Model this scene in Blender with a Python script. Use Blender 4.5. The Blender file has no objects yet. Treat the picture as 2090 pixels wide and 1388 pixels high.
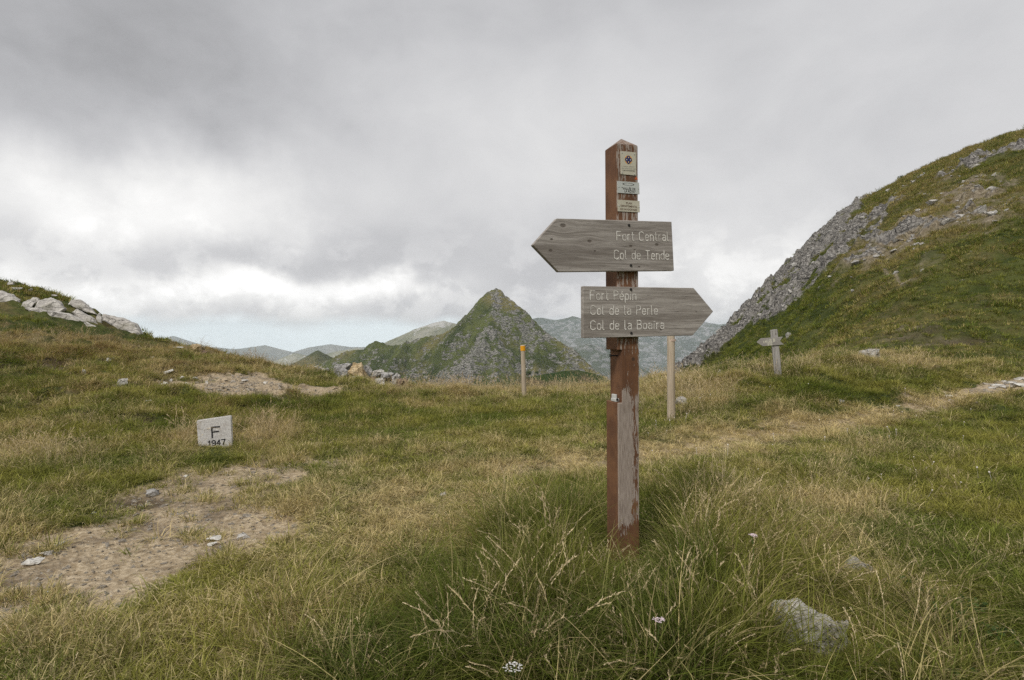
import bpy, bmesh, math, random
import numpy as np
from mathutils import Vector, Matrix, noise as mnoise
R = math.radians
scene = bpy.context.scene
COL = scene.collection
rng = np.random.default_rng(7)
random.seed(7)

# ------------------------------------------------------------------ camera
FPX = 1190.0; EYE = 1.45; PITCH = R(1.06)
cam_d = bpy.data.cameras.new('camera'); cam = bpy.data.objects.new('camera', cam_d); COL.objects.link(cam)
cam.location = (0, 0, EYE); cam.rotation_euler = (R(90) - PITCH, 0, 0)
cam_d.sensor_width = 36; cam_d.lens = 36 * FPX / 2090; cam_d.clip_start = 0.05; cam_d.clip_end = 60000
scene.camera = cam

# ------------------------------------------------------------------ world
SUN_EL, SUN_AZ = 46, -148        # azimuth from +Y, positive to the right
w = bpy.data.worlds.new('World'); scene.world = w; w.use_nodes = True
W = w.node_tree; W.nodes.clear()
class NT:
    """tiny helper for node trees"""
    def __init__(s, nt): s.nt = nt
    def n(s, t, **k):
        nd = s.nt.nodes.new(t)
        for a, v in k.items(): setattr(nd, a, v)
        return nd
    def l(s, a, b): s.nt.links.new(a, b)
    def put(s, sock, v):
        if isinstance(v, bpy.types.NodeSocket): s.l(v, sock)
        elif isinstance(v, bpy.types.Node): s.l(v.outputs[0], sock)
        else: sock.default_value = v
    def m(s, op, a, b=None, c=None, clamp=False):
        nd = s.n('ShaderNodeMath', operation=op, use_clamp=clamp)
        s.put(nd.inputs[0], a)
        if b is not None: s.put(nd.inputs[1], b)
        if c is not None: s.put(nd.inputs[2], c)
        return nd.outputs[0]
    def mix(s, f, a, b, blend='MIX'):
        nd = s.n('ShaderNodeMix', data_type='RGBA', blend_type=blend)
        s.put(nd.inputs[0], f); s.put(nd.inputs[6], a if not isinstance(a, tuple) else (*a, 1)[:4]); s.put(nd.inputs[7], b if not isinstance(b, tuple) else (*b, 1)[:4])
        return nd.outputs[2]
    def noise(s, vec, scale, detail=4, rough=.55, dist=0):
        nd = s.n('ShaderNodeTexNoise'); s.put(nd.inputs['Vector'], vec)
        nd.inputs['Scale'].default_value = scale; nd.inputs['Detail'].default_value = detail
        nd.inputs['Roughness'].default_value = rough; nd.inputs['Distortion'].default_value = dist
        return nd.outputs[0]
    def step(s, v, lo, hi):
        nd = s.n('ShaderNodeMapRange', interpolation_type='SMOOTHSTEP'); s.put(nd.inputs[0], v)
        nd.inputs[1].default_value = lo; nd.inputs[2].default_value = hi
        return nd.outputs[0]
    def vmath(s, op, a, b=None, scale=None):
        nd = s.n('ShaderNodeVectorMath', operation=op); s.put(nd.inputs[0], a)
        if b is not None: s.put(nd.inputs[1], b)
        if scale is not None: s.put(nd.inputs['Scale'], scale)
        return nd.outputs['Value'] if op in ('DOT_PRODUCT', 'LENGTH', 'DISTANCE') else nd.outputs[0]
    def mapping(s, vec, sc=(1, 1, 1), loc=(0, 0, 0), rot=(0, 0, 0)):
        nd = s.n('ShaderNodeMapping'); s.put(nd.inputs[0], vec); nd.inputs[1].default_value = loc
        nd.inputs[2].default_value = rot; nd.inputs[3].default_value = sc
        return nd.outputs[0]

def raydir(px, py):
    v = Vector(((px - 1045) / FPX, 1.0, -(py - 694) / FPX))
    c, s_ = math.cos(PITCH), math.sin(PITCH)
    return Vector((v.x, v.y * c + v.z * s_, v.z * c - v.y * s_))

SKY_STR = 0.08
T = NT(W)
tc = T.n('ShaderNodeTexCoord'); d = tc.outputs['Generated']
sep = T.n('ShaderNodeSeparateXYZ'); T.l(d, sep.inputs[0])
zc = T.m('MAXIMUM', sep.outputs[2], 0.02)
cmb = T.n('ShaderNodeCombineXYZ'); T.l(sep.outputs[0], cmb.inputs[0]); T.l(sep.outputs[1], cmb.inputs[1]); T.l(zc, cmb.inputs[2])
sky = T.n('ShaderNodeTexSky', sky_type='NISHITA', sun_disc=False)
sky.sun_elevation = R(SUN_EL); sky.sun_rotation = R(SUN_AZ); sky.altitude = 1900
T.l(T.vmath('NORMALIZE', cmb.outputs[0]), sky.inputs[0])
zz = T.m('ADD', T.m('MAXIMUM', sep.outputs[2], 0.0), 0.16)
cp = T.n('ShaderNodeCombineXYZ')
T.l(T.m('DIVIDE', sep.outputs[0], zz), cp.inputs[0]); T.l(T.m('DIVIDE', sep.outputs[1], zz), cp.inputs[1])
cpv = cp.outputs[0]
n1 = T.noise(T.mapping(d, loc=(1.3, .4, 2.2), sc=(1, 1, 1.7)), 1.7, 3, .5, .3)
n2 = T.noise(T.mapping(d, loc=(3.1, 7.7, 0), sc=(1, 1, 1.6)), 4.2, 7, .55, .35)
wn = T.n('ShaderNodeTexNoise'); T.l(d, wn.inputs['Vector']); wn.inputs['Scale'].default_value = 6.5; wn.inputs['Detail'].default_value = 6; wn.inputs['Roughness'].default_value = .55
wsep = T.n('ShaderNodeSeparateColor'); T.l(wn.outputs[1], wsep.inputs[0])
n3 = T.noise(T.mapping(d, sc=(1, 1, 1.4), loc=(5, 2, 1)), 11, 6, .6, .2)
def lobe(px, py, wx, wz, amp):
    """a soft patch of brighter or darker cloud around the direction of a pixel; wx, wz are its half widths in degrees"""
    dr = raydir(px, py).normalized()
    az = math.atan2(dr.x, dr.y); el = math.asin(dr.z)
    a = T.m('SUBTRACT', T.m('ADD', T.m('ARCTAN2', sep.outputs[0], sep.outputs[1]), T.m('MULTIPLY', T.m('SUBTRACT', wsep.outputs[0], .5), .35)), az)
    e = T.m('SUBTRACT', T.m('ADD', T.m('ARCSINE', sep.outputs[2]), T.m('MULTIPLY', T.m('SUBTRACT', wsep.outputs[1], .5), .13)), el)
    a = T.m('DIVIDE', a, R(wx)); e = T.m('DIVIDE', e, R(wz))
    q = T.m('ADD', T.m('MULTIPLY', a, a), T.m('MULTIPLY', e, e))
    return T.m('MULTIPLY', T.m('EXPONENT', T.m('MULTIPLY', q, -1.0)), amp)
B = T.m('ADD', 0.53, T.m('MULTIPLY', T.m('SUBTRACT', n1, .5), .18))
B = T.m('ADD', B, T.m('MULTIPLY', T.m('SUBTRACT', n2, .5), .22))
edge = T.m('MULTIPLY', T.m('SUBTRACT', n3, .5), .8)
for args in [(60, 40, 24, 9, -.17), (330, 230, 14, 5, -.05), (1000, 0, 26, 8, -.08), (1900, 0, 20, 9, -.05), (180, 430, 12, 3.5, .26), (430, 370, 10, 3, .12), (480, 440, 9, 2.5, .08),
             (640, 585, 9, 1.5, .38), (860, 585, 5, 1.3, .25), (300, 620, 14, 1.6, .34), (430, 520, 12, 1.9, -.07), (900, 480, 12, 3, -.05), (1480, 560, 9, 4, .20), (1300, 200, 30, 9, .04),
             (1500, 420, 12, 3, .04)]:
    lb = lobe(*args)
    lb = T.m('MULTIPLY', lb, T.m('ADD', 1.0, edge))
    B = T.m('ADD', B, lb)
lowm = T.m('SUBTRACT', 1.0, T.step(sep.outputs[2], .05, .22))
B = T.m('ADD', B, T.m('MULTIPLY', T.m('MULTIPLY', T.m('SUBTRACT', T.step(n3, .44, .58), .5), lowm), .11))
B = T.m('MAXIMUM', B, .2)
warm = T.step(B, .35, .8)
ccol = T.mix(warm, (.99, .995, 1.03), (1.0, .995, .985))
cloud = T.vmath('SCALE', ccol, scale=T.m('MULTIPLY', B, .80 / SKY_STR))
# clear band low over the left horizon
a_ = T.m('ARCTAN2', sep.outputs[0], sep.outputs[1])
band = T.m('ADD', T.m('ARCSINE', sep.outputs[2]), T.m('MULTIPLY', T.m('SUBTRACT', n3, .5), .05))
bandm = T.m('SUBTRACT', 1.0, T.step(band, R(-.2), R(1.5)))
side = T.m('SUBTRACT', 1.0, T.step(a_, R(-6), R(14)))
clear = T.m('MULTIPLY', T.m('MULTIPLY', bandm, side), .72)
skyc = T.vmath('SCALE', sky.outputs[0], scale=.55)
blue = T.vmath('ADD', skyc, (6.6, 7.6, 8.6))
col = T.mix(clear, cloud, blue)
bg = T.n('ShaderNodeBackground'); T.l(col, bg.inputs[0]); bg.inputs[1].default_value = SKY_STR
ow = T.n('ShaderNodeOutputWorld'); T.l(bg.outputs[0], ow.inputs[0])

# ------------------------------------------------------------------ sun
sd = bpy.data.lights.new('sun', 'SUN'); sd.energy = 1.5; sd.angle = R(10); sd.color = (1, .96, .89)
so = bpy.data.objects.new('sun', sd); COL.objects.link(so)
sv = Vector((math.sin(R(SUN_AZ)) * math.cos(R(SUN_EL)), math.cos(R(SUN_AZ)) * math.cos(R(SUN_EL)), math.sin(R(SUN_EL))))
so.rotation_euler = sv.to_track_quat('Z', 'Y').to_euler()

vs = scene.view_settings
scene.display_settings.display_device = 'sRGB'
vs.view_transform = 'Standard'; vs.look = 'None'; vs.gamma = 1; vs.use_curve_mapping = False; vs.exposure = 0.63
cy = scene.cycles
cy.use_denoising = False
try: cy.denoiser = 'OPENIMAGEDENOISE'
except Exception: pass
cy.max_bounces = 6; cy.diffuse_bounces = 3; cy.glossy_bounces = 2; cy.transmission_bounces = 3; cy.transparent_max_bounces = 6; cy.volume_bounces = 1
cy.use_adaptive_sampling = False

# ------------------------------------------------------------------ helpers
def tag(o, label=None, cat=None, group=None, kind=None):
    for k, v in (('label', label), ('category', cat), ('group', group), ('kind', kind)):
        if v: o[k] = v
    return o
def link(name, me, mat=None, parent=None):
    o = bpy.data.objects.new(name, me); COL.objects.link(o)
    if mat is not None and len(me.materials) == 0: me.materials.append(mat)
    if parent is not None: o.parent = parent
    return o
def empty(name, loc, rot=(0, 0, 0)):
    o = bpy.data.objects.new(name, None); COL.objects.link(o); o.location = loc; o.rotation_euler = rot
    o.empty_display_size = .1
    return o
def mesh_np(name, V, F, smooth=True):
    """V (n,3), F (m,k) index array"""
    me = bpy.data.meshes.new(name)
    V = np.asarray(V, np.float32); F = np.asarray(F, np.int32); k = F.shape[1]
    me.vertices.add(len(V)); me.vertices.foreach_set('co', V.ravel())
    me.loops.add(F.size); me.loops.foreach_set('vertex_index', F.ravel())
    me.polygons.add(len(F)); me.polygons.foreach_set('loop_start', np.arange(0, F.size, k, dtype=np.int32))
    me.polygons.foreach_set('use_smooth', np.full(len(F), smooth))
    me.update(calc_edges=True)
    return me
def fattr(me, name, vals, dom='POINT'):
    a = me.attributes.new(name, 'FLOAT', dom); a.data.foreach_set('value', np.asarray(vals, np.float32).ravel())
def bm_mesh(name, bm, smooth=False):
    bmesh.ops.recalc_face_normals(bm, faces=bm.faces)
    me = bpy.data.meshes.new(name); bm.to_mesh(me); bm.free()
    if smooth: me.polygons.foreach_set('use_smooth', [True] * len(me.polygons))
    return me
def at(px, py, D):
    r = raydir(px, py); k = D / r.y
    return Vector((0, 0, EYE)) + r * k
def project(x, y, z):
    zr = z - EYE; c, s_ = math.cos(PITCH), math.sin(PITCH)
    yy = np.maximum(y * c - zr * s_, 1e-3); zz_ = y * s_ + zr * c
    return 1045 + FPX * x / yy, 694 - FPX * zz_ / yy

_perm = np.random.default_rng(3).permutation(4096).astype(np.int64)
_gr = np.random.default_rng(4).uniform(-1, 1, (4096, 2))
_gr /= np.linalg.norm(_gr, axis=1)[:, None]
def pn(x, y, seed=0):
    x = np.asarray(x, float); y = np.asarray(y, float)
    xi = np.floor(x).astype(np.int64); yi = np.floor(y).astype(np.int64); fx = x - xi; fy = y - yi
    def g(i, j, dx, dy):
        h = _perm[(_perm[(i + seed * 131) & 4095] + j) & 4095]; v = _gr[h]
        return v[..., 0] * dx + v[..., 1] * dy
    u = fx * fx * fx * (fx * (fx * 6 - 15) + 10); v = fy * fy * fy * (fy * (fy * 6 - 15) + 10)
    a = g(xi, yi, fx, fy); b = g(xi + 1, yi, fx - 1, fy); c = g(xi, yi + 1, fx, fy - 1); d_ = g(xi + 1, yi + 1, fx - 1, fy - 1)
    return (a * (1 - u) + b * u) * (1 - v) + (c * (1 - u) + d_ * u) * v * 1.0
def fbm(x, y, oct=4, seed=0, gain=.5):
    s_, a = 0, 1.0
    for o in range(oct):
        s_ = s_ + a * pn(x, y, seed + o * 7); x = x * 2.03 + 5.1; y = y * 2.03 + 1.7; a *= gain
    return s_
def ridged(x, y, oct=4, seed=0, gain=.5):
    s_, a = 0, 1.0
    for o in range(oct):
        s_ = s_ + a * (1 - 2.2 * np.abs(pn(x, y, seed + o * 7))); x = x * 2.1 + 3.3; y = y * 2.1 + 8.1; a *= gain
    return s_ / 1.9
def sstep(v, a, b):
    t = np.clip((v - a) / (b - a), 0, 1); return t * t * (3 - 2 * t)
def inpoly_soft(px, py, poly, soft):
    """1 inside a polygon, falling to 0 over SOFT px outside it"""
    poly = np.array(poly, float); n = len(poly)
    inside = np.zeros(px.shape, bool); dist = np.full(px.shape, 1e9)
    for i in range(n):
        x0, y0 = poly[i]; x1, y1 = poly[(i + 1) % n]
        cond = ((y0 > py) != (y1 > py)) & (px < (x1 - x0) * (py - y0) / ((y1 - y0) if y1 != y0 else 1e-9) + x0)
        inside ^= cond
        t = np.clip(((px - x0) * (x1 - x0) + (py - y0) * (y1 - y0)) / ((x1 - x0) ** 2 + (y1 - y0) ** 2 + 1e-9), 0, 1)
        dist = np.minimum(dist, np.hypot(px - x0 - t * (x1 - x0), py - y0 - t * (y1 - y0)))
    sd_ = np.where(inside, dist, -dist)
    return np.clip(.5 + sd_ / (2 * soft), 0, 1)

# ------------------------------------------------------------------ terrain heights
# profiles: at each column of bearings, ground height against distance
def zi(yimg, D): return EYE - (yimg - 672) / FPX * D
COLS = {
 -650: [(6, 0), (9, .5), (14, 1.6), (20, 2.9), (27, 4.6), (31, 5.2), (38, 3), (80, -12)],
 0:    [(5.8, 0), (7, zi(925, 7)), (10, zi(812, 10)), (13, zi(742, 13)), (16, zi(688, 16)), (19, zi(640, 19)), (23, zi(598, 23)), (26, zi(571, 26)), (28, zi(569, 28)), (33, 3), (80, -12)],
 150:  [(6.3, 0), (7.5, zi(885, 7.5)), (10, zi(805, 10)), (13, zi(752, 13)), (16, zi(708, 16)), (19, zi(665, 19)), (22, zi(634, 22)), (24.5, zi(612, 24.5)), (26.5, zi(612, 26.5)), (33, 1.2), (80, -14)],
 260:  [(7, 0), (8.5, zi(850, 8.5)), (11, zi(795, 11)), (14, zi(748, 14)), (17, zi(714, 17)), (20, zi(687, 20)), (22.5, zi(665, 22.5)), (24, zi(668, 24)), (30, .3), (80, -14)],
 320:  [(7, 0), (9, zi(842, 9)), (12, zi(787, 12)), (15, zi(742, 15)), (18, zi(712, 18)), (20.5, zi(693, 20.5)), (22.5, zi(697, 22.5)), (28, -.4), (80, -14)],
 440:  [(7.3, 0), (9, zi(850, 9)), (11.5, zi(790, 11.5)), (13, zi(775, 13)), (16, zi(742, 16)), (19, zi(718, 19)), (21, zi(722, 21)), (27, -1), (80, -15)],
 540:  [(8, 0), (10, zi(835, 10)), (12, zi(790, 12)), (14, zi(775, 14)), (17, zi(750, 17)), (18.5, zi(744, 18.5)), (21, zi(752, 21)), (28, -2), (80, -17)],
 640:  [(8.5, 0), (10.5, zi(825, 10.5)), (12.5, zi(795, 12.5)), (15, zi(770, 15)), (16.5, zi(761, 16.5)), (18, zi(770, 18)), (24, -2), (80, -18)],
 750:  [(8.5, 0), (10.5, zi(830, 10.5)), (13, zi(798, 13)), (15, zi(786, 15)), (16.5, zi(788, 16.5)), (22, -2), (80, -20)],
 850:  [(9, 0), (12, zi(818, 12)), (15, zi(793, 15)), (16.5, zi(797, 16.5)), (22, -2.2), (80, -22)],
 1045: [(9, 0), (12, zi(820, 12)), (15, zi(800, 15)), (17, zi(807, 17)), (22, -2.2), (80, -22)],
 1250: [(9, 0), (12, zi(816, 12)), (15, zi(793, 15)), (17, zi(800, 17)), (22, -2), (80, -18)],
 1330: [(8.5, 0), (10, zi(844, 10)), (12.5, zi(800, 12.5)), (15, zi(781, 15)), (17, zi(788, 17)), (25, -2.5), (60, zi(786, 60)), (66, -7), (100, -20)],
 1400: [(8, 0), (9.5, zi(848, 9.5)), (12, zi(796, 12)), (14, zi(768, 14)), (16, zi(776, 16)), (24, -2.3), (50, -3.8), (68, zi(733, 68)), (76, -7), (110, -22)],
 1470: [(8, 0), (9.5, zi(836, 9.5)), (11.5, zi(788, 11.5)), (13.5, zi(757, 13.5)), (15.5, zi(764, 15.5)), (24, -2), (48, -3.5), (76, zi(678, 76)), (84, -5), (115, -22)],
 1530: [(7.8, 0), (9.5, zi(836, 9.5)), (11.5, zi(782, 11.5)), (13.5, zi(748, 13.5)), (15.5, zi(756, 15.5)), (24, -1.4), (42, -2.4), (60, 1.0), (84, zi(603, 84)), (92, 0), (120, -20)],
 1590: [(7.8, 0), (9.3, zi(838, 9.3)), (11.5, zi(778, 11.5)), (13.5, zi(742, 13.5)), (15.5, zi(750, 15.5)), (24, -.9), (38, -1.2), (60, 3.6), (88, zi(553, 88)), (96, 4), (125, -18)],
 1650: [(7.8, 0), (9.3, zi(840, 9.3)), (11.5, zi(776, 11.5)), (13.5, zi(737, 13.5)), (16, zi(738, 16)), (22, -.2), (34, .0), (60, 7.2), (92, zi(498, 92)), (100, 9), (130, -14)],
 1715: [(7.6, 0), (9, zi(850, 9)), (11.5, zi(785, 11.5)), (14, zi(735, 14)), (17, zi(722, 17)), (22, .5), (32, .9), (60, 10.2), (96, zi(434, 96)), (104, 15), (135, -8)],
 1840: [(7.4, 0), (8.8, zi(868, 8.8)), (11, zi(800, 11)), (13.5, zi(752, 13.5)), (16.5, zi(725, 16.5)), (21, .85), (28, 2.0), (45, 8.0), (70, 17.6), (101, zi(364, 101)), (112, 24), (140, 5)],
 1960: [(7.4, 0), (9, zi(868, 9)), (11.5, zi(800, 11.5)), (14, zi(762, 14)), (17, zi(732, 17)), (21, 1.0), (28, 3.2), (45, 10.5), (70, 22), (105, zi(318, 105)), (115, 30), (145, 18)],
 2090: [(7.4, 0), (9, zi(872, 9)), (11.5, zi(792, 11.5)), (14, zi(765, 14)), (17, zi(742, 17)), (21, 1.0), (28, 3.8), (45, 12.5), (70, 25), (108, zi(286, 108)), (120, 36.5), (150, 28)],
 2745: [(7.4, 0), (9, 0.05), (11.5, .3), (14, .6), (17, 1.0), (21, 2.4), (28, 6.5), (45, 18), (70, 33), (108, 51), (125, 54), (160, 50)],
}
FAR = [(220, -60), (420, -260), (900, -560), (2000, -680), (5000, -700), (40000, -700)]
GD = np.exp(np.linspace(math.log(.25), math.log(40000), 900))
GP = np.arange(-650, 2746, 15.0)
def _build_table():
    cols = sorted(COLS); tab = []
    for c in cols:
        pts = [(0.2, 0), (4, 0)] + COLS[c] + FAR
        D = np.array([p[0] for p in pts]); Z = np.array([p[1] for p in pts])
        tab.append(np.interp(np.log(GD), np.log(D), Z))
    tab = np.array(tab)
    out = np.empty((len(GP), len(GD)))
    for j in range(len(GD)): out[:, j] = np.interp(GP, cols, tab[:, j])
    def smooth(a, sig, ax):
        r = int(sig * 3); k = np.exp(-.5 * (np.arange(-r, r + 1) / sig) ** 2); k /= k.sum()
        pad = [(0, 0), (0, 0)]; pad[ax] = (r, r); ap = np.pad(a, pad, mode='edge')
        return sum(k[i] * np.take(ap, range(i, i + a.shape[ax]), axis=ax) for i in range(2 * r + 1))
    return smooth(smooth(out, 3.0, 1), 1.6, 0)
TAB = _build_table()
AMAX = math.atan(1.42)
def polar_uD(x, y):
    r = np.hypot(x, y); a = np.arctan2(x, y); ac = np.clip(a, -AMAX, AMAX)
    return 1045 + FPX * np.tan(ac), np.maximum(r * np.cos(ac), .25)
def base_h(x, y):
    p, D = polar_uD(x, y)
    fi = np.clip((p - GP[0]) / 15.0, 0, len(GP) - 1.001); fj = np.clip((np.log(D) - math.log(.25)) / (math.log(40000) - math.log(.25)) * 899, 0, 898.999)
    i = fi.astype(int); j = fj.astype(int); u = fi - i; v = fj - j
    return (TAB[i, j] * (1 - u) + TAB[i + 1, j] * u) * (1 - v) + (TAB[i, j + 1] * (1 - u) + TAB[i + 1, j + 1] * u) * v

PATH_POLY = [(-400, 1440), (0, 1272), (120, 1252), (220, 1220), (330, 1160), (450, 1122), (545, 1095), (600, 1068), (560, 1040), (480, 1035), (540, 1000), (600, 962), (560, 935), (430, 960), (300, 995), (240, 1015), (330, 1035), (200, 1062), (90, 1095), (0, 1135), (-400, 1230)]
DIRT_UP = [(300, 778), (345, 770), (395, 776), (440, 766), (500, 764), (520, 752), (560, 772), (600, 783), (650, 786), (700, 790), (690, 803), (640, 798), (590, 796), (560, 806), (470, 806), (400, 800), (340, 790)]
RTRAIL = [(1000, 948), (1150, 925), (1300, 902), (1420, 884), (1560, 862), (1700, 842), (1850, 818), (1960, 790), (2090, 766), (2600, 700), (2600, 748), (2090, 800), (1980, 826), (1850, 856), (1700, 886), (1540, 912), (1400, 938), (1250, 960), (1000, 975)]
SLABS = [(1960, 800), (2000, 788), (2050, 775), (2100, 765), (2600, 700), (2600, 740), (2100, 790), (2040, 800), (1990, 806)]
def masks(x, y, z):
    """what covers the ground at world points: bare path dirt, rock, dryness of the grass ... (designed in the camera's bearings, fixed to the place)"""
    px, py = project(x, y, z); D = np.hypot(x, y)
    front = (y > 1.0)
    n_lo = fbm(x * .35, y * .35, 3, 11); n_md = fbm(x * 1.3, y * 1.3, 3, 21); n_hi = fbm(x * 4, y * 4, 3, 31)
    jx = n_hi * 40 + n_md * 40; jy = n_hi * 18 + n_md * 22
    m = {}
    m['dirt'] = np.clip(inpoly_soft(px + jx * 1.1, py + jy * 1.1, PATH_POLY, 40) * 1.65 - .34 * np.clip(n_md * 1.6 + n_hi, 0, 1), 0, 1) * front
    for (bx, by, rx, ry) in [(700, 942, 90, 16), (640, 905, 60, 8)]:
        q = 1.2 - np.sqrt(((px - bx + jx * .4) / rx) ** 2 + ((py - by + jy * .4) / ry) ** 2) + n_md * .6
        m['dirt'] = np.maximum(m['dirt'], np.clip(q, 0, .7) * front)
    upper = inpoly_soft(px + jx * .35, py + jy * .25, DIRT_UP, 6) * front * (D > 9) * (D < 22)
    m['upper'] = upper
    tr = inpoly_soft(px + jx * .5, py + jy * .4, RTRAIL, 16) * front * (D < 30)
    m['trail'] = tr
    m['slab'] = inpoly_soft(px, py + jy * .15, SLABS, 6) * front * (D < 30)
    far_r = (D > 22) & (px > 1250) & front
    def blob(bx, by, rx, ry, rot=0, j=1.0):
        c, s_ = math.cos(R(rot)), math.sin(R(rot)); dx = px + jx * j * .6 - bx; dy = py + jy * j * .6 - by
        return np.exp(-(((dx * c + dy * s_) / rx) ** 2 + ((-dx * s_ + dy * c) / ry) ** 2))
    # golden, dry places
    dry = .34 + .5 * n_lo + .7 * n_md + .3 * n_hi
    near = (D < 22) & front
    dry = dry + near * (.5 * blob(160, 680, 330, 62, 12) + .45 * blob(520, 735, 160, 20, 12) + .5 * blob(1080, 800, 330, 18) + .4 * blob(1400, 795, 120, 34)
        + .4 * blob(1800, 748, 190, 26) + .35 * blob(120, 930, 220, 40) + .5 * blob(540, 885, 90, 28) + .4 * blob(375, 905, 28, 30) + .45 * tr
        + .35 * blob(850, 1050, 330, 70) + .18 * blob(1650, 1050, 260, 90, -10) + .2 * blob(1650, 1250, 200, 120) - .12 * blob(1100, 880, 300, 50)
        + .06 * blob(220, 830, 300, 50) - .35 * blob(700, 830, 120, 20) - .55 * blob(1640, 800, 170, 28) - .3 * blob(2050, 1000, 160, 160) - .25 * blob(100, 980, 180, 30)
        + .16 * blob(250, 1300, 420, 110) - .15 * blob(1150, 1250, 200, 120))
    # hillside
    hr = far_r * 1.0
    ddry = .32 + .3 * fbm(x * .06, y * .06, 3, 41) + .45 * fbm(x * .3, y * .3, 3, 45)
    ddry = ddry + .35 * blob(1900, 640, 260, 30, -12) + .5 * blob(1850, 470, 260, 70, -30) + .3 * blob(2000, 300, 200, 30, -20) - .4 * blob(1640, 620, 170, 70, -30) - .3 * blob(2020, 590, 200, 50, -20)
    dry = np.where(far_r, ddry, dry)
    m['dry'] = np.clip(dry, 0, 1)
    # rock on the hillside: along the left edge and scree high up
    p2, q2 = px, py
    ridge_y = np.interp(p2, [1330, 1400, 1470, 1530, 1590, 1650, 1715, 1840, 1960, 2090], [780, 733, 678, 603, 553, 498, 434, 364, 310, 274])
    below = q2 - ridge_y
    rn = fbm(x * .12, y * .12, 3, 51); rn2 = ridged(x * .45, y * .3, 3, 55)
    wband = np.interp(p2, [1330, 1500, 1580, 1640, 1720, 1800, 1880, 1960], [16, 55, 92, 112, 118, 95, 45, 0])
    cliff = sstep(wband - below + rn * 60, -10, 28) * (p2 < 1960) * sstep(p2, 1330, 1420)
    top_green = sstep(p2, 1690, 1800) * sstep(48 + rn * 30 - below, -8, 10)
    cliff = cliff * (1 - .85 * top_green)
    scree = np.exp(-(((p2 - 1890) * .9 - (q2 - 465) * .44) / 250) ** 2 - (((p2 - 1890) * .44 + (q2 - 465) * .9) / 42) ** 2) * .75
    band2 = np.exp(-(((p2 - 2020) * .95 + (q2 - 330) * -.3) / 110) ** 2 - (((p2 - 2020) * .3 + (q2 - 330) * .95) / 9) ** 2)
    foot = blob(1440, 720, 110, 24, -35) * .8
    grassy = .62 * fbm(x * .5, y * .4, 4, 61) + .75 * fbm(x * .17, y * .14, 3, 67)
    rock = np.clip(cliff * 1.1 + scree * .45 + band2 * 1.0 + foot + (grassy * 1.7 - .36), 0, 1) * np.clip((cliff + scree + band2 + foot) * 2, 0, 1)
    m['rock'] = rock * hr
    squig = np.zeros_like(px)
    for (ax, ay), (bx, by) in zip([(1788, 528), (1796, 548), (1830, 566), (1838, 582)], [(1796, 548), (1830, 566), (1838, 582), (1866, 570)]):
        tt = np.clip(((px - ax) * (bx - ax) + (py - ay) * (by - ay)) / ((bx - ax) ** 2 + (by - ay) ** 2), 0, 1)
        squig = np.maximum(squig, np.exp(-(np.hypot(px - ax - tt * (bx - ax), py - ay - tt * (by - ay)) / 3.2) ** 2))
    gfine = fbm(x * 1.1, y * 1.1, 3, 63)
    m['soil'] = np.clip(scree * .75 + .6 * blob(1860, 480, 200, 45, -42) + .5 * blob(1900, 690, 100, 16) + .4 * blob(2000, 420, 60, 90, 20) - .38 + grassy * 1.5 + gfine * .9, 0, 1) * hr * np.clip(scree * 2 + blob(1900, 690, 140, 30) + blob(1960, 430, 180, 110, 0) , 0, 1)
    m['soil'] = np.maximum(m['soil'], squig * hr)
    # tall growth and bare brown banks
    brown = near * (blob(40, 745, 90, 13, 4, .3) * 1.2 + .8 * blob(130, 735, 60, 10, 4, .3))
    brown = np.maximum(brown, near * .9 * blob(620, 812, 60, 10, 0, .3))
    brown = np.maximum(brown, near * 1.0 * blob(280, 1020, 70, 16, -8, .3))
    m['brown'] = np.clip(brown + (D > 18) * front * (px > 1700) * .9 * (blob(1870, 690, 50, 6, -8, .2) + blob(1960, 700, 90, 8, -5, .3)), 0, 1)
    spots = sstep(fbm(x * 1.5 + 9, y * 1.5, 4, 121, .6), .22, .42) * near * (1.3 * blob(200, 800, 320, 80, 8, .4) + .5 * blob(150, 700, 240, 40, 12, .4) + .35 * blob(700, 1000, 420, 120, 0, .3))
    m['brown'] = np.clip(m['brown'] + spots, 0, .95)
    m['n_lo'], m['n_md'], m['n_hi'] = n_lo, n_md, n_hi
    return m, px, py, D, cliff * hr

def height(x, y, want_masks=False):
    z0 = base_h(x, y)
    m, px, py, D, cliff = masks(x, y, z0)
    amp = np.interp(D, [0, 4, 9, 20, 40, 100, 300, 2000], [.02, .03, .045, .1, .3, .55, 3, 20])
    z = z0 + amp * fbm(x * .5, y * .5, 3, 71) + amp * .35 * fbm(x * 2.2, y * 2.2, 2, 75) * (D < 60)
    hum = sstep(D, 8.5, 13) * (D < 40)
    z = z + hum * .26 * np.maximum(-.12, fbm(x * 1.2, y * 1.2, 3, 81)) * (1 - m['upper']) * (1 - m['trail'])
    z = z - m['dirt'] * .035 - m['upper'] * .05 - m['trail'] * .03 - m['brown'] * np.interp(D, [8, 14], [.04, .22])
    z = z + (m['dirt'] + m['upper']) * .015 * fbm(x * 9, y * 9, 2, 91)
    rk = m['rock'] * sstep(D, 25, 40)
    ca, sa = math.cos(.9), math.sin(.9); xr = x * ca + y * sa; yr = -x * sa + y * ca
    blk = ridged(xr * .13, yr * .30, 5, 101, .6); z = z + rk * (1.6 * blk + .3 * np.round(blk * 4) / 4 - .55) + (D > 26) * (px > 1300) * .35 * fbm(x * .35, y * .35, 4, 105, .6)
    if want_masks: return z, m, px, py, D
    return z

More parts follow.
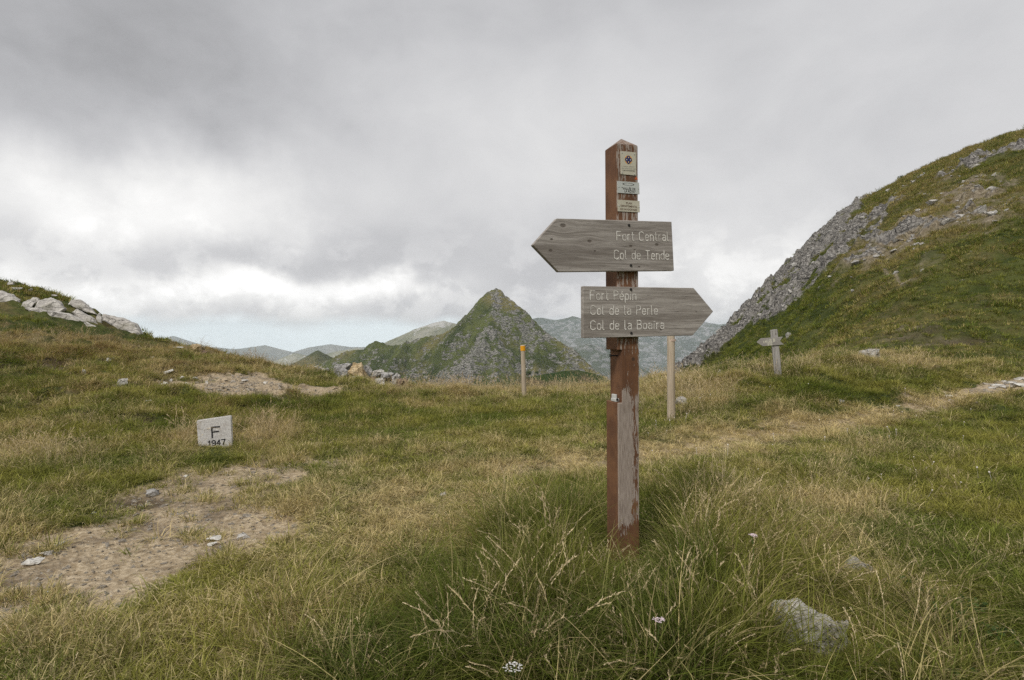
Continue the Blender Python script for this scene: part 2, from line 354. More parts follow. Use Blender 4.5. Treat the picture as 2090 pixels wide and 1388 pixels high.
# ------------------------------------------------------------------ terrain material
def new_mat(name):
    m = bpy.data.materials.new(name); m.use_nodes = True; m.node_tree.nodes.clear()
    return m, NT(m.node_tree)
def finish(m, t, color, rough=.9, bump=None, bstr=.5, bdist=.02, spec=.2, normal=None):
    b = t.n('ShaderNodeBsdfPrincipled'); t.put(b.inputs['Base Color'], color if not isinstance(color, tuple) else (*color, 1)[:4])
    t.put(b.inputs['Roughness'], rough); b.inputs['Specular IOR Level'].default_value = spec
    if bump is not None:
        bn = t.n('ShaderNodeBump'); bn.inputs['Strength'].default_value = bstr; bn.inputs['Distance'].default_value = bdist
        t.put(bn.inputs['Height'], bump); t.l(bn.outputs[0], b.inputs['Normal'])
    o = t.n('ShaderNodeOutputMaterial'); t.l(b.outputs[0], o.inputs[0])
    return m
def attr(t, name, typ='GEOMETRY'):
    a = t.n('ShaderNodeAttribute', attribute_type=typ, attribute_name=name); return a.outputs['Fac']

M_TERR, t = new_mat('terrain')
geo = t.n('ShaderNodeNewGeometry'); P = geo.outputs['Position']
nf = t.noise(P, 22, 6, .65); nm = t.noise(P, 3.2, 5, .6); nl = t.noise(P, .35, 6, .6); nff = t.noise(P, 90, 3, .6)
a_dry, a_dirt, a_rock, a_soil, a_brown, a_far = [attr(t, n) for n in ('dry', 'dirt', 'rock', 'soil', 'brown', 'far')]
dr_ = t.m('ADD', a_dry, t.m('MULTIPLY', t.m('SUBTRACT', nm, .5), .9))
green = t.mix(t.step(nf, .35, .65), (.034, .045, .014), (.085, .10, .030))
straw = t.mix(t.step(nf, .3, .7), (.12, .090, .045), (.29, .225, .12))
g = t.mix(t.step(dr_, .25, .85), green, straw)
gfar = t.mix(t.step(dr_, .2, .85), t.mix(t.step(nl, .42, .58), (.05, .066, .016), (.10, .112, .030)), (.17, .14, .058))
gfar = t.mix(t.m('MULTIPLY', t.step(nm, .56, .7), .45), gfar, (.045, .04, .02))
g = t.mix(a_far, g, gfar)
dirt = t.mix(t.step(nf, .35, .7), (.33, .25, .155), (.62, .51, .36))
dirt = t.mix(t.m('MULTIPLY', t.step(t.noise(P, 2.2, 5, .6), .5, .66), .6), dirt, (.14, .105, .075))
vor = t.n('ShaderNodeTexVoronoi'); t.l(P, vor.inputs['Vector']); vor.inputs['Scale'].default_value = 26
dirt = t.mix(t.m('MULTIPLY', t.m('SUBTRACT', 1, t.step(vor.outputs[0], .1, .22)), t.step(nm, .45, .6)), dirt, (.50, .47, .42))
soil = t.mix(t.step(nm, .35, .7), (.20, .16, .11), (.38, .325, .24))
rockc = t.mix(t.step(nm, .35, .66), (.20, .185, .17), (.46, .435, .40))
rockc = t.mix(t.m('MULTIPLY', t.step(nf, .5, .72), .5), rockc, (.07, .066, .06))
vc = t.n('ShaderNodeTexVoronoi', feature='DISTANCE_TO_EDGE'); t.l(t.mapping(P, sc=(1, 1, 1.6), rot=(.3, .5, .2)), vc.inputs['Vector']); vc.inputs['Scale'].default_value = .42
vc2 = t.n('ShaderNodeTexVoronoi', feature='DISTANCE_TO_EDGE'); t.l(t.mapping(P, sc=(1.3, .8, 1.3), rot=(.1, .2, .8)), vc2.inputs['Vector']); vc2.inputs['Scale'].default_value = 2.1
crk = t.m('MINIMUM', t.m('MULTIPLY', t.step(vc.outputs[0], .0, .16), 1.0), t.m('ADD', .35, t.m('MULTIPLY', t.step(vc2.outputs[0], .0, .12), .65)))
rockc = t.mix(t.m('MULTIPLY', t.m('SUBTRACT', 1.0, crk), .32), rockc, (.08, .072, .06))
c = t.mix(a_soil, g, soil)
c = t.mix(t.step(t.m('ADD', a_rock, t.m('MULTIPLY', t.m('SUBTRACT', t.noise(P, 1.4, 6, .7), .5), .9)), .38, .62), c, rockc)
c = t.mix(t.step(t.m('ADD', a_dirt, t.m('MULTIPLY', t.m('SUBTRACT', nf, .5), .7)), .3, .6), c, dirt)
c = t.mix(a_brown, c, t.mix(nf, (.04, .028, .018), (.15, .11, .075)))
hgt = t.m('ADD', t.m('ADD', t.m('MULTIPLY', t.m('MULTIPLY', crk, a_rock), 9.0), t.m('MULTIPLY', nf, .5)), t.m('ADD', t.m('MULTIPLY', nff, .12), t.m('MULTIPLY', nm, t.m('ADD', .6, t.m('MULTIPLY', a_far, 5.0)))))
finish(M_TERR, t, c, .95, hgt, .9, .09, .1)

# ------------------------------------------------------------------ terrain mesh
a_f = np.linspace(-R(50), R(50), 900); a_b = np.linspace(R(50), R(310), 70)[1:-1]
A = np.concatenate([a_f, a_b]); nA = len(A)
Rr = np.concatenate([[.3], np.exp(np.linspace(math.log(.8), math.log(28), 300)), np.exp(np.linspace(math.log(28), math.log(150), 250))[1:], np.exp(np.linspace(math.log(150), math.log(6900), 44))[1:]])
nR = len(Rr)
AA, RR = np.meshgrid(A, Rr, indexing='ij')
X = (RR * np.sin(AA)).ravel(); Y = (RR * np.cos(AA)).ravel()
Z, MK, PX, PY, DD = height(X, Y, True)
idx = np.arange(nA * nR).reshape(nA, nR)
nxt = np.roll(idx, -1, axis=0)
F = np.stack([idx[:, :-1], idx[:, 1:], nxt[:, 1:], nxt[:, :-1]], -1).reshape(-1, 4)
F = F[:, ::-1]
V = np.stack([X, Y, Z], 1)
cen = F[:, 0]
far_attr = sstep(DD, 16, 26)
isfront = Y > 1
hill_f = (DD[cen] > 21) & (PX[cen] > 1280) & isfront[cen] & (DD[cen] < 170)
dirt_f = (np.maximum(MK['dirt'], np.maximum(MK['upper'], MK['slab']))[cen] > .5)
sel = {'ground': ~hill_f & ~dirt_f, 'hillside': hill_f, 'path': dirt_f & ~hill_f}
def sub_terrain(name, mask):
    f = F[mask]; u, inv = np.unique(f, return_inverse=True)
    me = mesh_np(name, V[u], inv.reshape(-1, 4))
    fattr(me, 'dry', MK['dry'][u]); fattr(me, 'dirt', np.clip(MK['dirt'] + MK['upper'] + MK['slab'] * .8 + (.58 + .7 * MK['n_hi']) * MK['trail'], 0, 1)[u]); fattr(me, 'rock', MK['rock'][u])
    fattr(me, 'soil', MK['soil'][u]); fattr(me, 'brown', MK['brown'][u]); fattr(me, 'far', far_attr[u])
    return tag(link(name, me, M_TERR), kind='structure')
o = sub_terrain('ground', sel['ground']); o['label'] = 'grassy ground of the mountain pass'
o = sub_terrain('hillside', sel['hillside']); o['label'] = 'steep green hillside with grey rock on the right'
o = sub_terrain('path', sel['path']); o['label'] = 'bare stony dirt of the worn footpath'

def hz(x, y): return float(height(np.array([x], float), np.array([y], float))[0])
def ground_at(px, py, Dmin=1.5, Dmax=140):
    """first point of the ground along the sight line of a pixel"""
    r = raydir(px, py); D = np.exp(np.linspace(math.log(Dmin), math.log(Dmax), 1500))
    x = r.x / r.y * D; zr = EYE + r.z / r.y * D
    h = height(x, D)
    k = np.argmax(h > zr)
    if not (h > zr).any(): k = np.argmin(zr - h)
    return Vector((x[k], D[k], h[k]))

# ------------------------------------------------------------------ mountains
def M_mount(name, g1, g2, g3, r1, r2, rocky=.5, sc=1.0, strata=True):
    m, t = new_mat(name)
    geo = t.n('ShaderNodeNewGeometry'); P = geo.outputs['Position']; N = geo.outputs['True Normal']
    n1 = t.noise(P, .022 * sc, 6, .6); n2 = t.noise(P, .11 * sc, 7, .68); n4 = t.noise(P, .012 * sc, 3, .5)
    Ps = t.mapping(P, sc=(.8, .8, 2.0), rot=(0, R(24), 0)); n3 = t.noise(Ps, .10 * sc, 7, .7, .4)
    g = t.mix(t.step(n1, .38, .62), g1, g2); g = t.mix(t.step(n4, .5, .68), g, g3)
    g = t.mix(t.m('MULTIPLY', t.step(n2, .5, .62), .55), g, tuple(v * .55 for v in g1))
    ar = attr(t, 'rock')
    rm = t.m('ADD', t.m('MULTIPLY', ar, .85), t.m('ADD', t.m('MULTIPLY', t.m('SUBTRACT', n3, .5), 1.9), t.m('MULTIPLY', t.m('SUBTRACT', n2, .5), 1.1)))
    rk = t.mix(t.step(t.noise(Ps, .35 * sc, 6, .75), .40, .62), r1, r2)
    rk = t.mix(t.m('MULTIPLY', t.step(n1, .45, .6), .2), rk, g1)
    c = t.mix(t.step(rm, rocky - .035, rocky + .035), g, rk)
    hgt = t.m('ADD', t.m('MULTIPLY', n3, 3.0), t.m('MULTIPLY', n2, 2.0))
    finish(m, t, c, .95, hgt, 1.0, 2.2 / sc, .05)
    return m
def ridge_mesh(name, ridges, xr, yr, res, mat, slope, warp, namp, nsc, rock=None, floor=-400, pw=1.0, rockf=1.0):
    xs = np.arange(xr[0], xr[1], res); ys = np.arange(yr[0], yr[1], res)
    XX, YY = np.meshgrid(xs, ys, indexing='ij')
    wx = XX + warp * fbm(XX / nsc, YY / nsc, 4, 201); wy = YY + warp * fbm(XX / nsc, YY / nsc, 4, 231)
    ZZ = np.full(XX.shape, -1e9); DM = np.full(XX.shape, 1e9)
    for rd in ridges:
        k = rd.get('k', slope); pts = rd['p']
        for (a, b) in zip(pts[:-1], pts[1:]):
            ax, ay, az = a; bx, by, bz = b; L2 = (bx - ax) ** 2 + (by - ay) ** 2
            # near the crest use true coordinates, further down warped ones
            tt = np.clip(((XX - ax) * (bx - ax) + (YY - ay) * (by - ay)) / L2, 0, 1)
            d0 = np.hypot(XX - ax - tt * (bx - ax), YY - ay - tt * (by - ay))
            w_ = np.clip(d0 / (warp * 5 + 1e-6), 0, 1); DM = np.minimum(DM, d0)
            x2 = XX * (1 - w_) + wx * w_; y2 = YY * (1 - w_) + wy * w_
            tt = np.clip(((x2 - ax) * (bx - ax) + (y2 - ay) * (by - ay)) / L2, 0, 1)
            dd = np.hypot(x2 - ax - tt * (bx - ax), y2 - ay - tt * (by - ay))
            ZZ = np.maximum(ZZ, az + tt * (bz - az) - k * dd ** pw)
    r1 = ridged(XX / nsc * 2.2, YY / nsc * 2.2, 5, 251, .55)
    cr = .06 + .94 * np.clip(DM / (nsc * .9), 0, 1)
    ZZ = ZZ + cr * namp * (r1 - .45) + (.3 + .7 * cr) * namp * .34 * fbm(XX / nsc * 9, YY / nsc * 9, 3, 261, .6)
    I = np.arange(XX.size).reshape(XX.shape)
    Fm = np.stack([I[:-1, :-1], I[1:, :-1], I[1:, 1:], I[:-1, 1:]], -1).reshape(-1, 4)
    Zf = ZZ.ravel(); Fm = Fm[(Zf[Fm] > floor).any(1)]
    u, inv = np.unique(Fm, return_inverse=True)
    Vm = np.stack([XX.ravel(), YY.ravel(), Zf], 1)[u]
    me = mesh_np(name, Vm, inv.reshape(-1, 4))
    ra = rock(Vm) if rock else np.clip(.35 + r1.ravel()[u] * .35, 0, 1)
    fattr(me, 'rock', ra * rockf)
    return tag(link(name, me, mat), kind='structure')
def pts(lst): return [tuple(at(*p)) for p in lst]

GR = ((.050, .078, .020), (.095, .118, .036), (.16, .145, .065))
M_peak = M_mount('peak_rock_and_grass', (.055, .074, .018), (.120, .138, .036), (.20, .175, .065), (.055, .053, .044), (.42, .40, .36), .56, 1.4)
L_ = pts([(1012, 588, 700), (997, 594, 700), (985, 604, 701), (976, 618, 702), (971, 631, 703), (957, 645, 705), (939, 660, 708), (904, 681, 718), (875, 686, 728), (853, 690, 736), (829, 701, 742), (798, 706, 752), (782, 700, 755), (767, 696, 757), (753, 703, 761), (742, 713, 765), (705, 717, 786), (674, 733, 805), (640, 748, 830), (590, 765, 850), (520, 795, 880)])
R_ = pts([(1012, 588, 700), (1020, 590, 699), (1032, 603, 697), (1046, 613, 694), (1058, 624, 691), (1070, 632, 688), (1085, 650, 684), (1104, 674, 677), (1128, 686, 670), (1150, 702, 664), (1172, 712, 656), (1184, 729, 650), (1218, 757, 640), (1262, 790, 628), (1300, 850, 610)])
C_ = pts([(1012, 590, 700), (1006, 625, 676), (1002, 655, 655), (990, 690, 625), (955, 735, 590), (905, 785, 550), (860, 850, 510)])
C4 = pts([(1002, 655, 655), (1015, 700, 620), (1012, 745, 590), (1020, 800, 550)])
C2 = pts([(1085, 652, 683), (1098, 705, 650), (1090, 760, 610), (1080, 830, 570)])
C5 = pts([(1150, 704, 663), (1165, 745, 630), (1160, 800, 595)])
C6 = pts([(904, 682, 718), (870, 725, 680), (820, 775, 640), (790, 830, 610)])
C3 = pts([(830, 694, 740), (800, 740, 690), (760, 790, 640)])
def peak_rock_shade(v):
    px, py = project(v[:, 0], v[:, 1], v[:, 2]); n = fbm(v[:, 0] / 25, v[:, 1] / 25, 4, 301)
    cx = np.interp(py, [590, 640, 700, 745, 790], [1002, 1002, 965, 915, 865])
    r = .46 + .19 * sstep(px - cx, -8, 14) - .02 * sstep(cx - px, 0, 80) + .25 * np.exp(-((px - 960) / 90) ** 2 - ((py - 760) / 40) ** 2) - .4 * np.exp(-((px - 1030) / 60) ** 2 - ((py - 778) / 14) ** 2) - .22 * np.exp(-((px - 1110) / 40) ** 2 - ((py - 740) / 20) ** 2)  # rockier right of the front ridge; also paints that flank as the shaded side
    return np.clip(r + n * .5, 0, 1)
o = ridge_mesh('peak', [dict(p=L_, k=1.12), dict(p=R_, k=1.15), dict(p=C_, k=1.1), dict(p=C4, k=1.25), dict(p=C2, k=1.2), dict(p=C3, k=1.0), dict(p=C5, k=1.2), dict(p=C6, k=1.0)], (-360, 160), (520, 900), 1.3, M_peak, .85, 14, 14, 42, peak_rock_shade, -75)
o['label'] = 'pyramid shaped green and rocky peak beyond the pass'
M_foot = M_mount('foothill_grass', (.040, .068, .018), (.060, .085, .022), (.14, .10, .06), (.085, .06, .045), (.17, .13, .1), .98, 4)
o = ridge_mesh('foothill', [dict(p=pts([(1055, 790, 215), (1075, 770, 220), (1110, 764, 228), (1150, 757, 238), (1180, 755, 245), (1215, 763, 250), (1262, 787, 255), (1310, 825, 260)]))], (-20, 80), (180, 300), .6, M_foot, .5, 3, .9, 16,
               lambda v: np.clip(1.3 * np.exp(-((project(v[:, 0], v[:, 1], v[:, 2])[0] - 1215) / 38) ** 2 - ((project(v[:, 0], v[:, 1], v[:, 2])[1] - 785) / 14) ** 2) + .2 * fbm(v[:, 0] / 6, v[:, 1] / 6, 3, 5), 0, 1), -45)
o['label'] = 'low dark green knoll below the peak'
M_low = M_mount('low_ridge', (.075, .085, .030), (.13, .125, .05), (.20, .165, .085), (.2, .18, .15), (.35, .32, .28), .85, 1.2)
o = ridge_mesh('ridge', [dict(p=pts([(560, 770, 960), (585, 748, 960), (620, 730, 965), (648, 714, 970), (672, 726, 975), (700, 748, 980), (740, 790, 985)])), dict(p=pts([(648, 714, 970), (640, 760, 900), (630, 800, 860)]), k=.6)], (-500, -140), (800, 1080), 3, M_low, .6, 10, 2.0, 60, None, -100)
o['label'] = 'small tan and green ridge left of the peak'
M_pale = M_mount('sunlit_pale_limestone', (.20, .21, .11), (.30, .29, .19), (.38, .36, .28), (.50, .48, .44), (.66, .64, .60), .55, .35)  # limestone, with sunlight put into the pale yellow-green tones
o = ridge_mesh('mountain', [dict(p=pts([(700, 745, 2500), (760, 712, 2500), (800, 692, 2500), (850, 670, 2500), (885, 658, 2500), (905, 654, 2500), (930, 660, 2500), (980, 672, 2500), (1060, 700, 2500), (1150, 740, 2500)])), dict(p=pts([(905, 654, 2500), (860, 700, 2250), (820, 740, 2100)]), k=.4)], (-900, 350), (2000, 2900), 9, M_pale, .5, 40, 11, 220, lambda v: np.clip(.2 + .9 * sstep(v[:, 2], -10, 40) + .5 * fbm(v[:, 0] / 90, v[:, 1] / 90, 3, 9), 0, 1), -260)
o['label'] = 'pale sunlit limestone mountain behind the peak'
M_blue = M_mount('far_hills_hazed', (.19, .21, .18), (.25, .26, .22), (.33, .32, .27), (.3, .29, .27), (.45, .43, .4), .8, .2)  # tones lightened and greyed, painting extra haze on top of the volume
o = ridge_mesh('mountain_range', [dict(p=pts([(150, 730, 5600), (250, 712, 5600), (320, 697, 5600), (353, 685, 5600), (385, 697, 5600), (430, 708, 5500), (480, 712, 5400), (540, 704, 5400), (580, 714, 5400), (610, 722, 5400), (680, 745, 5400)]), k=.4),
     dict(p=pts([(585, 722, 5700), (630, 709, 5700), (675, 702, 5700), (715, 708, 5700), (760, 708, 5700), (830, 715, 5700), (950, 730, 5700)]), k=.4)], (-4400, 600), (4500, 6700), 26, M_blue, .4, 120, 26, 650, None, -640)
o['label'] = 'blue hazy range of hills on the left horizon'
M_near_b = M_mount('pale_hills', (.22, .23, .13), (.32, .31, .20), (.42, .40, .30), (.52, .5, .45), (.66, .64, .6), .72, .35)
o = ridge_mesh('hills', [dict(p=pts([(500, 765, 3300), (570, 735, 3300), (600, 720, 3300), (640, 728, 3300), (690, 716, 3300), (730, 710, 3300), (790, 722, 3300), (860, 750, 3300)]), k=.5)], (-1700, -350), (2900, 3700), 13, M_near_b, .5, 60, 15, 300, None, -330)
o['label'] = 'pale sunny foothills in the far valley'
M_rt = M_mount('misty_slopes', (.05, .07, .035), (.075, .095, .045), (.10, .11, .065), (.16, .16, .155), (.42, .41, .39), .56, .2)
o = ridge_mesh('massif', [dict(p=pts([(980, 690, 4700), (1060, 657, 4700), (1100, 647, 4700), (1135, 653, 4700), (1170, 645, 4700), (1210, 656, 4700), (1260, 650, 4700), (1330, 662, 4700), (1390, 668, 4700), (1430, 655, 4700), (1470, 662, 4700), (1540, 650, 4700), (1700, 670, 4700)]), k=.5),
     dict(p=pts([(1190, 656, 4700), (1230, 720, 4000), (1260, 770, 3600)]), k=.55), dict(p=pts([(1400, 668, 4700), (1390, 720, 4100), (1370, 770, 3700)]), k=.55)], (-500, 3000), (3300, 5200), 17, M_rt, .5, 110, 34, 420, None, -640)
o['label'] = 'hazy massif behind the signpost'
o = ridge_mesh('valley_slope', [dict(p=pts([(1120, 742, 2600), (1160, 712, 2600), (1200, 700, 2600), (1240, 712, 2600), (1300, 745, 2550), (1350, 790, 2500)]), k=.6), dict(p=pts([(1320, 790, 2700), (1370, 755, 2700), (1440, 735, 2700), (1540, 700, 2700)]), k=.55)], (50, 1300), (2250, 2900), 9, M_rt, .6, 50, 18, 200, None, -330)
o['label'] = 'green valley slope streaked with pale rock'

# haze over the far country
hb = bmesh.new(); bmesh.ops.create_cube(hb, size=1)
hme = bm_mesh('haze', hb)
M_haze, t = new_mat('haze'); pv = t.n('ShaderNodeVolumePrincipled'); pv.inputs['Color'].default_value = (.87, .94, 1, 1); pv.inputs['Density'].default_value = 1.3e-4
pv.inputs['Anisotropy'].default_value = .2
oo = t.n('ShaderNodeOutputMaterial'); t.l(pv.outputs[0], oo.inputs['Volume'])
hzo = link('haze', hme, M_haze); hzo.scale = (14000, 14000, 700 + 60 + 75 + 30); hzo.location = (0, 0, (-790 + 75) / 2); tag(hzo, 'thin haze over the far valleys', kind='stuff')

# ------------------------------------------------------------------ rocks
def rock_mat(name, c1, c2, dark=(.10, .095, .085), lichen=(.20, .19, .12), ls=.3, sc=1.0, cr=6.0):
    m, t = new_mat(name); tc = t.n('ShaderNodeTexCoord'); P = tc.outputs['Object']
    n1 = t.noise(P, 5 * sc, 6, .62); n2 = t.noise(P, 26 * sc, 6, .65); n3 = t.noise(P, 1.6 * sc, 4, .5)
    c = t.mix(t.step(n1, .34, .64), c1, c2)
    c = t.mix(t.m('MULTIPLY', t.step(n2, .52, .7), .6), c, dark)
    c = t.mix(t.m('MULTIPLY', t.step(n3, .52, .66), ls), c, lichen)
    vz = t.n('ShaderNodeTexVoronoi', feature='DISTANCE_TO_EDGE'); vz.inputs['Scale'].default_value = cr
    nz = t.n('ShaderNodeTexNoise'); t.l(P, nz.inputs['Vector']); nz.inputs['Scale'].default_value = cr * 1.5; nz.inputs['Detail'].default_value = 4
    t.l(t.vmath('ADD', t.mapping(P, sc=(.6, 1, 1.7), rot=(.2, .35, 0)), t.vmath('SCALE', nz.outputs[1], scale=.9 / cr)), vz.inputs['Vector'])
    ck = t.m('SUBTRACT', 1.0, t.step(vz.outputs[0], .0, .035))
    c = t.mix(t.m('MULTIPLY', ck, .5), c, dark)
    finish(m, t, c, .92, t.m('SUBTRACT', t.m('ADD', t.m('MULTIPLY', n2, .5), n1), ck), .8, .03 / sc, .15)
    return m
M_LIME = rock_mat('limestone', (.38, .36, .33), (.62, .59, .545))
M_LIMEB = rock_mat('limestone_outcrop', (.34, .32, .295), (.56, .53, .49), lichen=(.17, .16, .11), ls=.55, sc=.8, cr=1.6)
M_OLDR = rock_mat('weathered_grey_rock', (.33, .305, .27), (.58, .55, .50), lichen=(.22, .19, .12), ls=.4, sc=2.2)
M_GREY = rock_mat('grey_stone', (.28, .27, .26), (.50, .485, .465))
M_TAN = rock_mat('tan_stone', (.42, .31, .17), (.62, .50, .33), (.12, .08, .04), (.3, .22, .1), .5, 1.4)
M_WHT = rock_mat('white_stone', (.52, .50, .46), (.74, .72, .68), (.3, .27, .22), ls=.15, sc=2)
M_BRN = rock_mat('brown_stone', (.13, .09, .065), (.24, .17, .125))
def rough_up(bm, cuts, amp, fr, seed, flat=True):
    bmesh.ops.triangulate(bm, faces=bm.faces)
    for i in range(cuts):
        bmesh.ops.subdivide_edges(bm, edges=bm.edges[:], cuts=1, use_grid_fill=True, smooth=0)
    bm.normal_update()
    off = Vector((seed * 3.7, seed * 1.3, seed * 9.1))
    for v in bm.verts:
        p = v.co * fr + off
        v.co += v.normal * amp * (mnoise.fractal(p, 1.0, 2.0, 4) - .35 * abs(mnoise.noise(p * .7)) * 2)
def rock(name, px, py, D, wpx, hpx, label, mat=M_LIME, seed=1, depth=None, cat='rock', group=None, rotz=None, sink=.12, flat=1.0, npt=13, onray=True, cuts=2, rough=.15):
    """a stone of WPX by HPX pixels whose base centre stands at a pixel's ground point"""
    w_ = wpx / FPX * D; h_ = hpx / FPX * D; dp = depth if depth else w_ * .8
    r = random.Random(seed); bm = bmesh.new()
    for i in range(npt):
        th = r.uniform(0, 2 * math.pi); ph = math.acos(r.uniform(-1, 1)); 
        v = Vector((math.sin(ph) * math.cos(th), math.sin(ph) * math.sin(th), math.cos(ph)))
        v = Vector([math.copysign(abs(c) ** .72, c) for c in v]) * r.uniform(.88, 1.05)
        bm.verts.new(v)
    bmesh.ops.convex_hull(bm, input=bm.verts[:])
    for v in [v for v in bm.verts if not v.link_faces]: bm.verts.remove(v)
    vs_ = [v.co.copy() for v in bm.verts]
    lo = [min(v[k] for v in vs_) for k in range(3)]; hi = [max(v[k] for v in vs_) for k in range(3)]
    for v in bm.verts:
        v.co = Vector(((v.co.x - (lo[0] + hi[0]) / 2) / (hi[0] - lo[0]) * w_, (v.co.y - (lo[1] + hi[1]) / 2) / (hi[1] - lo[1]) * dp, (v.co.z - lo[2]) / (hi[2] - lo[2]) * h_ * (1 + sink) - h_ * sink))
    rough_up(bm, cuts, min(w_, h_) * rough, 2.6 / max(.02, min(w_, h_ * 1.5)), seed)
    me = bm_mesh(name, bm, False)
    o = link(name, me, mat)
    o.location = at(px, py, D)
    o.rotation_euler = (0, 0, rotz if rotz is not None else -math.atan2(o.location.x, o.location.y) * .6)
    return tag(o, label, cat, group)
def slab_from_outline(name, poly, D, T, label, mat, seed, lean=.35, cat='rock outcrop', group=None, amp=.07):
    """a block whose face has this outline at distance D, T metres thick, leaning back with the slope"""
    cx = sum(p[0] for p in poly) / len(poly); cy_ = sum(p[1] for p in poly) / len(poly); poly = [(cx + (p - cx) * 1.16, cy_ + (q - cy_) * 1.25) for p, q in poly]
    base = at(cx, cy_, D); bm = bmesh.new()
    ymin = min(p[1] for p in poly); ymax = max(p[1] for p in poly)
    for (p, q) in poly:
        f = (ymax - q) / (ymax - ymin)
        dd = D + (f - .5) * lean * T
        c = at(p, q, dd)
        bm.verts.new(c - base)
        s = .80
        c2 = at(cx + (p - cx) * s, cy_ + (q - cy_) * s, dd - T * .22); bm.verts.new(c2 - base)
        c3 = at(cx + (p - cx) * .9, cy_ + (q - cy_) * .9 + 5, dd + T); bm.verts.new(c3 - base)
    bmesh.ops.convex_hull(bm, input=bm.verts[:])
    for v in [v for v in bm.verts if not v.link_faces]: bm.verts.remove(v)
    rough_up(bm, 3, amp, 2.2, seed)
    o = link(name, bm_mesh(name, bm, False), mat); o.location = base
    return tag(o, label, cat, group)
G_OUT = 'pale rock slabs breaking through the left hilltop'
for i, (poly, D, T_, lab) in enumerate([
    ([(-30, 600), (5, 597), (25, 603), (38, 612), (34, 622), (10, 628), (-30, 634)], 21.5, 1.4, 'pale slab at the left edge of the photo on the grassy hilltop'),
    ([(40, 628), (48, 616), (60, 613), (70, 619), (62, 631), (46, 634)], 21.0, .8, 'squat pale block left of the crack in the hilltop outcrop'),
    ([(60, 612), (68, 607), (78, 610), (78, 616), (66, 617)], 21.8, .6, 'small pale block on top of the hilltop outcrop'),
    ([(76, 628), (80, 614), (104, 611), (124, 618), (133, 630), (120, 637), (96, 633)], 20.8, .9, 'middle rounded block above the long slab of the outcrop'),
    ([(60, 634), (74, 630), (110, 637), (150, 645), (190, 662), (216, 680), (190, 680), (130, 665), (90, 655)], 20.2, 1.2, 'long low pale slab running down under the outcrop blocks'),
    ([(150, 640), (160, 634), (190, 650), (206, 665), (200, 675), (178, 664)], 20.5, .7, 'narrow sloping block between long slab and right boulder'),
    ([(142, 622), (148, 612), (165, 614), (185, 629), (198, 641), (180, 637), (155, 628)], 22.2, .8, 'upper slab on the skyline of the left hill'),
    ([(206, 664), (216, 646), (235, 648), (258, 654), (276, 664), (290, 682), (302, 692), (270, 695), (232, 684)], 21.2, 1.5, 'large smooth grey boulder ending the left hilltop outcrop'),
    ([(198, 650), (203, 642), (207, 650), (204, 664), (200, 662)], 20.6, .4, 'thin upright stone wedged left of the large grey boulder'),
    ]):
    slab_from_outline('rock_slab', poly, D, T_, lab, M_LIMEB, 11 + i, group=G_OUT)
for i, (px, py, w_, h_, lab) in enumerate([(22, 581, 10, 6, 'small white stone near the top left skyline'), (36, 592, 20, 6, 'flat white stone in the heather above the outcrop'), (62, 593, 8, 5, 'tiny pale stone in heather right of the flat white one'), (111, 605, 10, 4, 'tiny flat stone in heather above the middle blocks')]):
    rock('stone', px, py, 23.5, w_, h_, lab, M_LIMEB, 40 + i, group='small stones in the heather above the outcrop', cuts=1)

# rock pile on the skyline left of the peak
PILE = [(700, 775, 15.6, 30, 21, 'grey boulder standing left of the tan boulder in the pile', M_GREY), (730, 776, 15.3, 33, 31, 'tan brown boulder in the middle of the rock pile', M_TAN),
    (700, 758, 15.9, 36, 13, 'flat grey slab lying on top of the rock pile', M_GREY), (749, 770, 15.6, 16, 18, 'grey stone leaning on the right of the tan boulder', M_GREY),
    (667, 764, 15.9, 12, 10, 'small grey stone left of the flat slab', M_GREY), (690, 766, 16.0, 12, 10, 'small stone tucked under the flat slab', M_GREY),
    (637, 758, 16.2, 24, 8, 'long pale stone at the far left of the rock pile', M_LIME), (656, 762, 16.2, 14, 9, 'blunt pale stone second from left of the pile', M_LIME),
    (771, 768, 15.6, 22, 11, 'sloping pale stone right of the pile centre', M_LIME), (777, 764, 16.0, 12, 8, 'dark little stone behind the sloping pale one', M_GREY),
    (791, 776, 15.3, 27, 13, 'wide grey slab at the right of the pile', M_GREY), (809, 781, 15.2, 15, 16, 'rounded grey stone at the right end of the pile', M_GREY),
    (775, 788, 14.7, 19, 12, 'pale cube shaped stone in front of the pile', M_LIME), (728, 779, 15.0, 20, 9, 'cluster stone at the foot of the tan boulder', M_LIME),
    (821, 789, 14.9, 22, 13, 'brown weathered stone at the lower right of the pile', M_BRN), (757, 779, 15.3, 18, 8, 'brown stone half hidden in grass under the pile', M_BRN)]
for i, (px, py, D, w_, h_, lab, mt) in enumerate(PILE):
    rock('boulder', px, py, D, w_ * 1.18, h_ * 1.15 + 2, lab, mt, 61 + i, group='loose boulders piled on the skyline left of the peak', sink=.25)
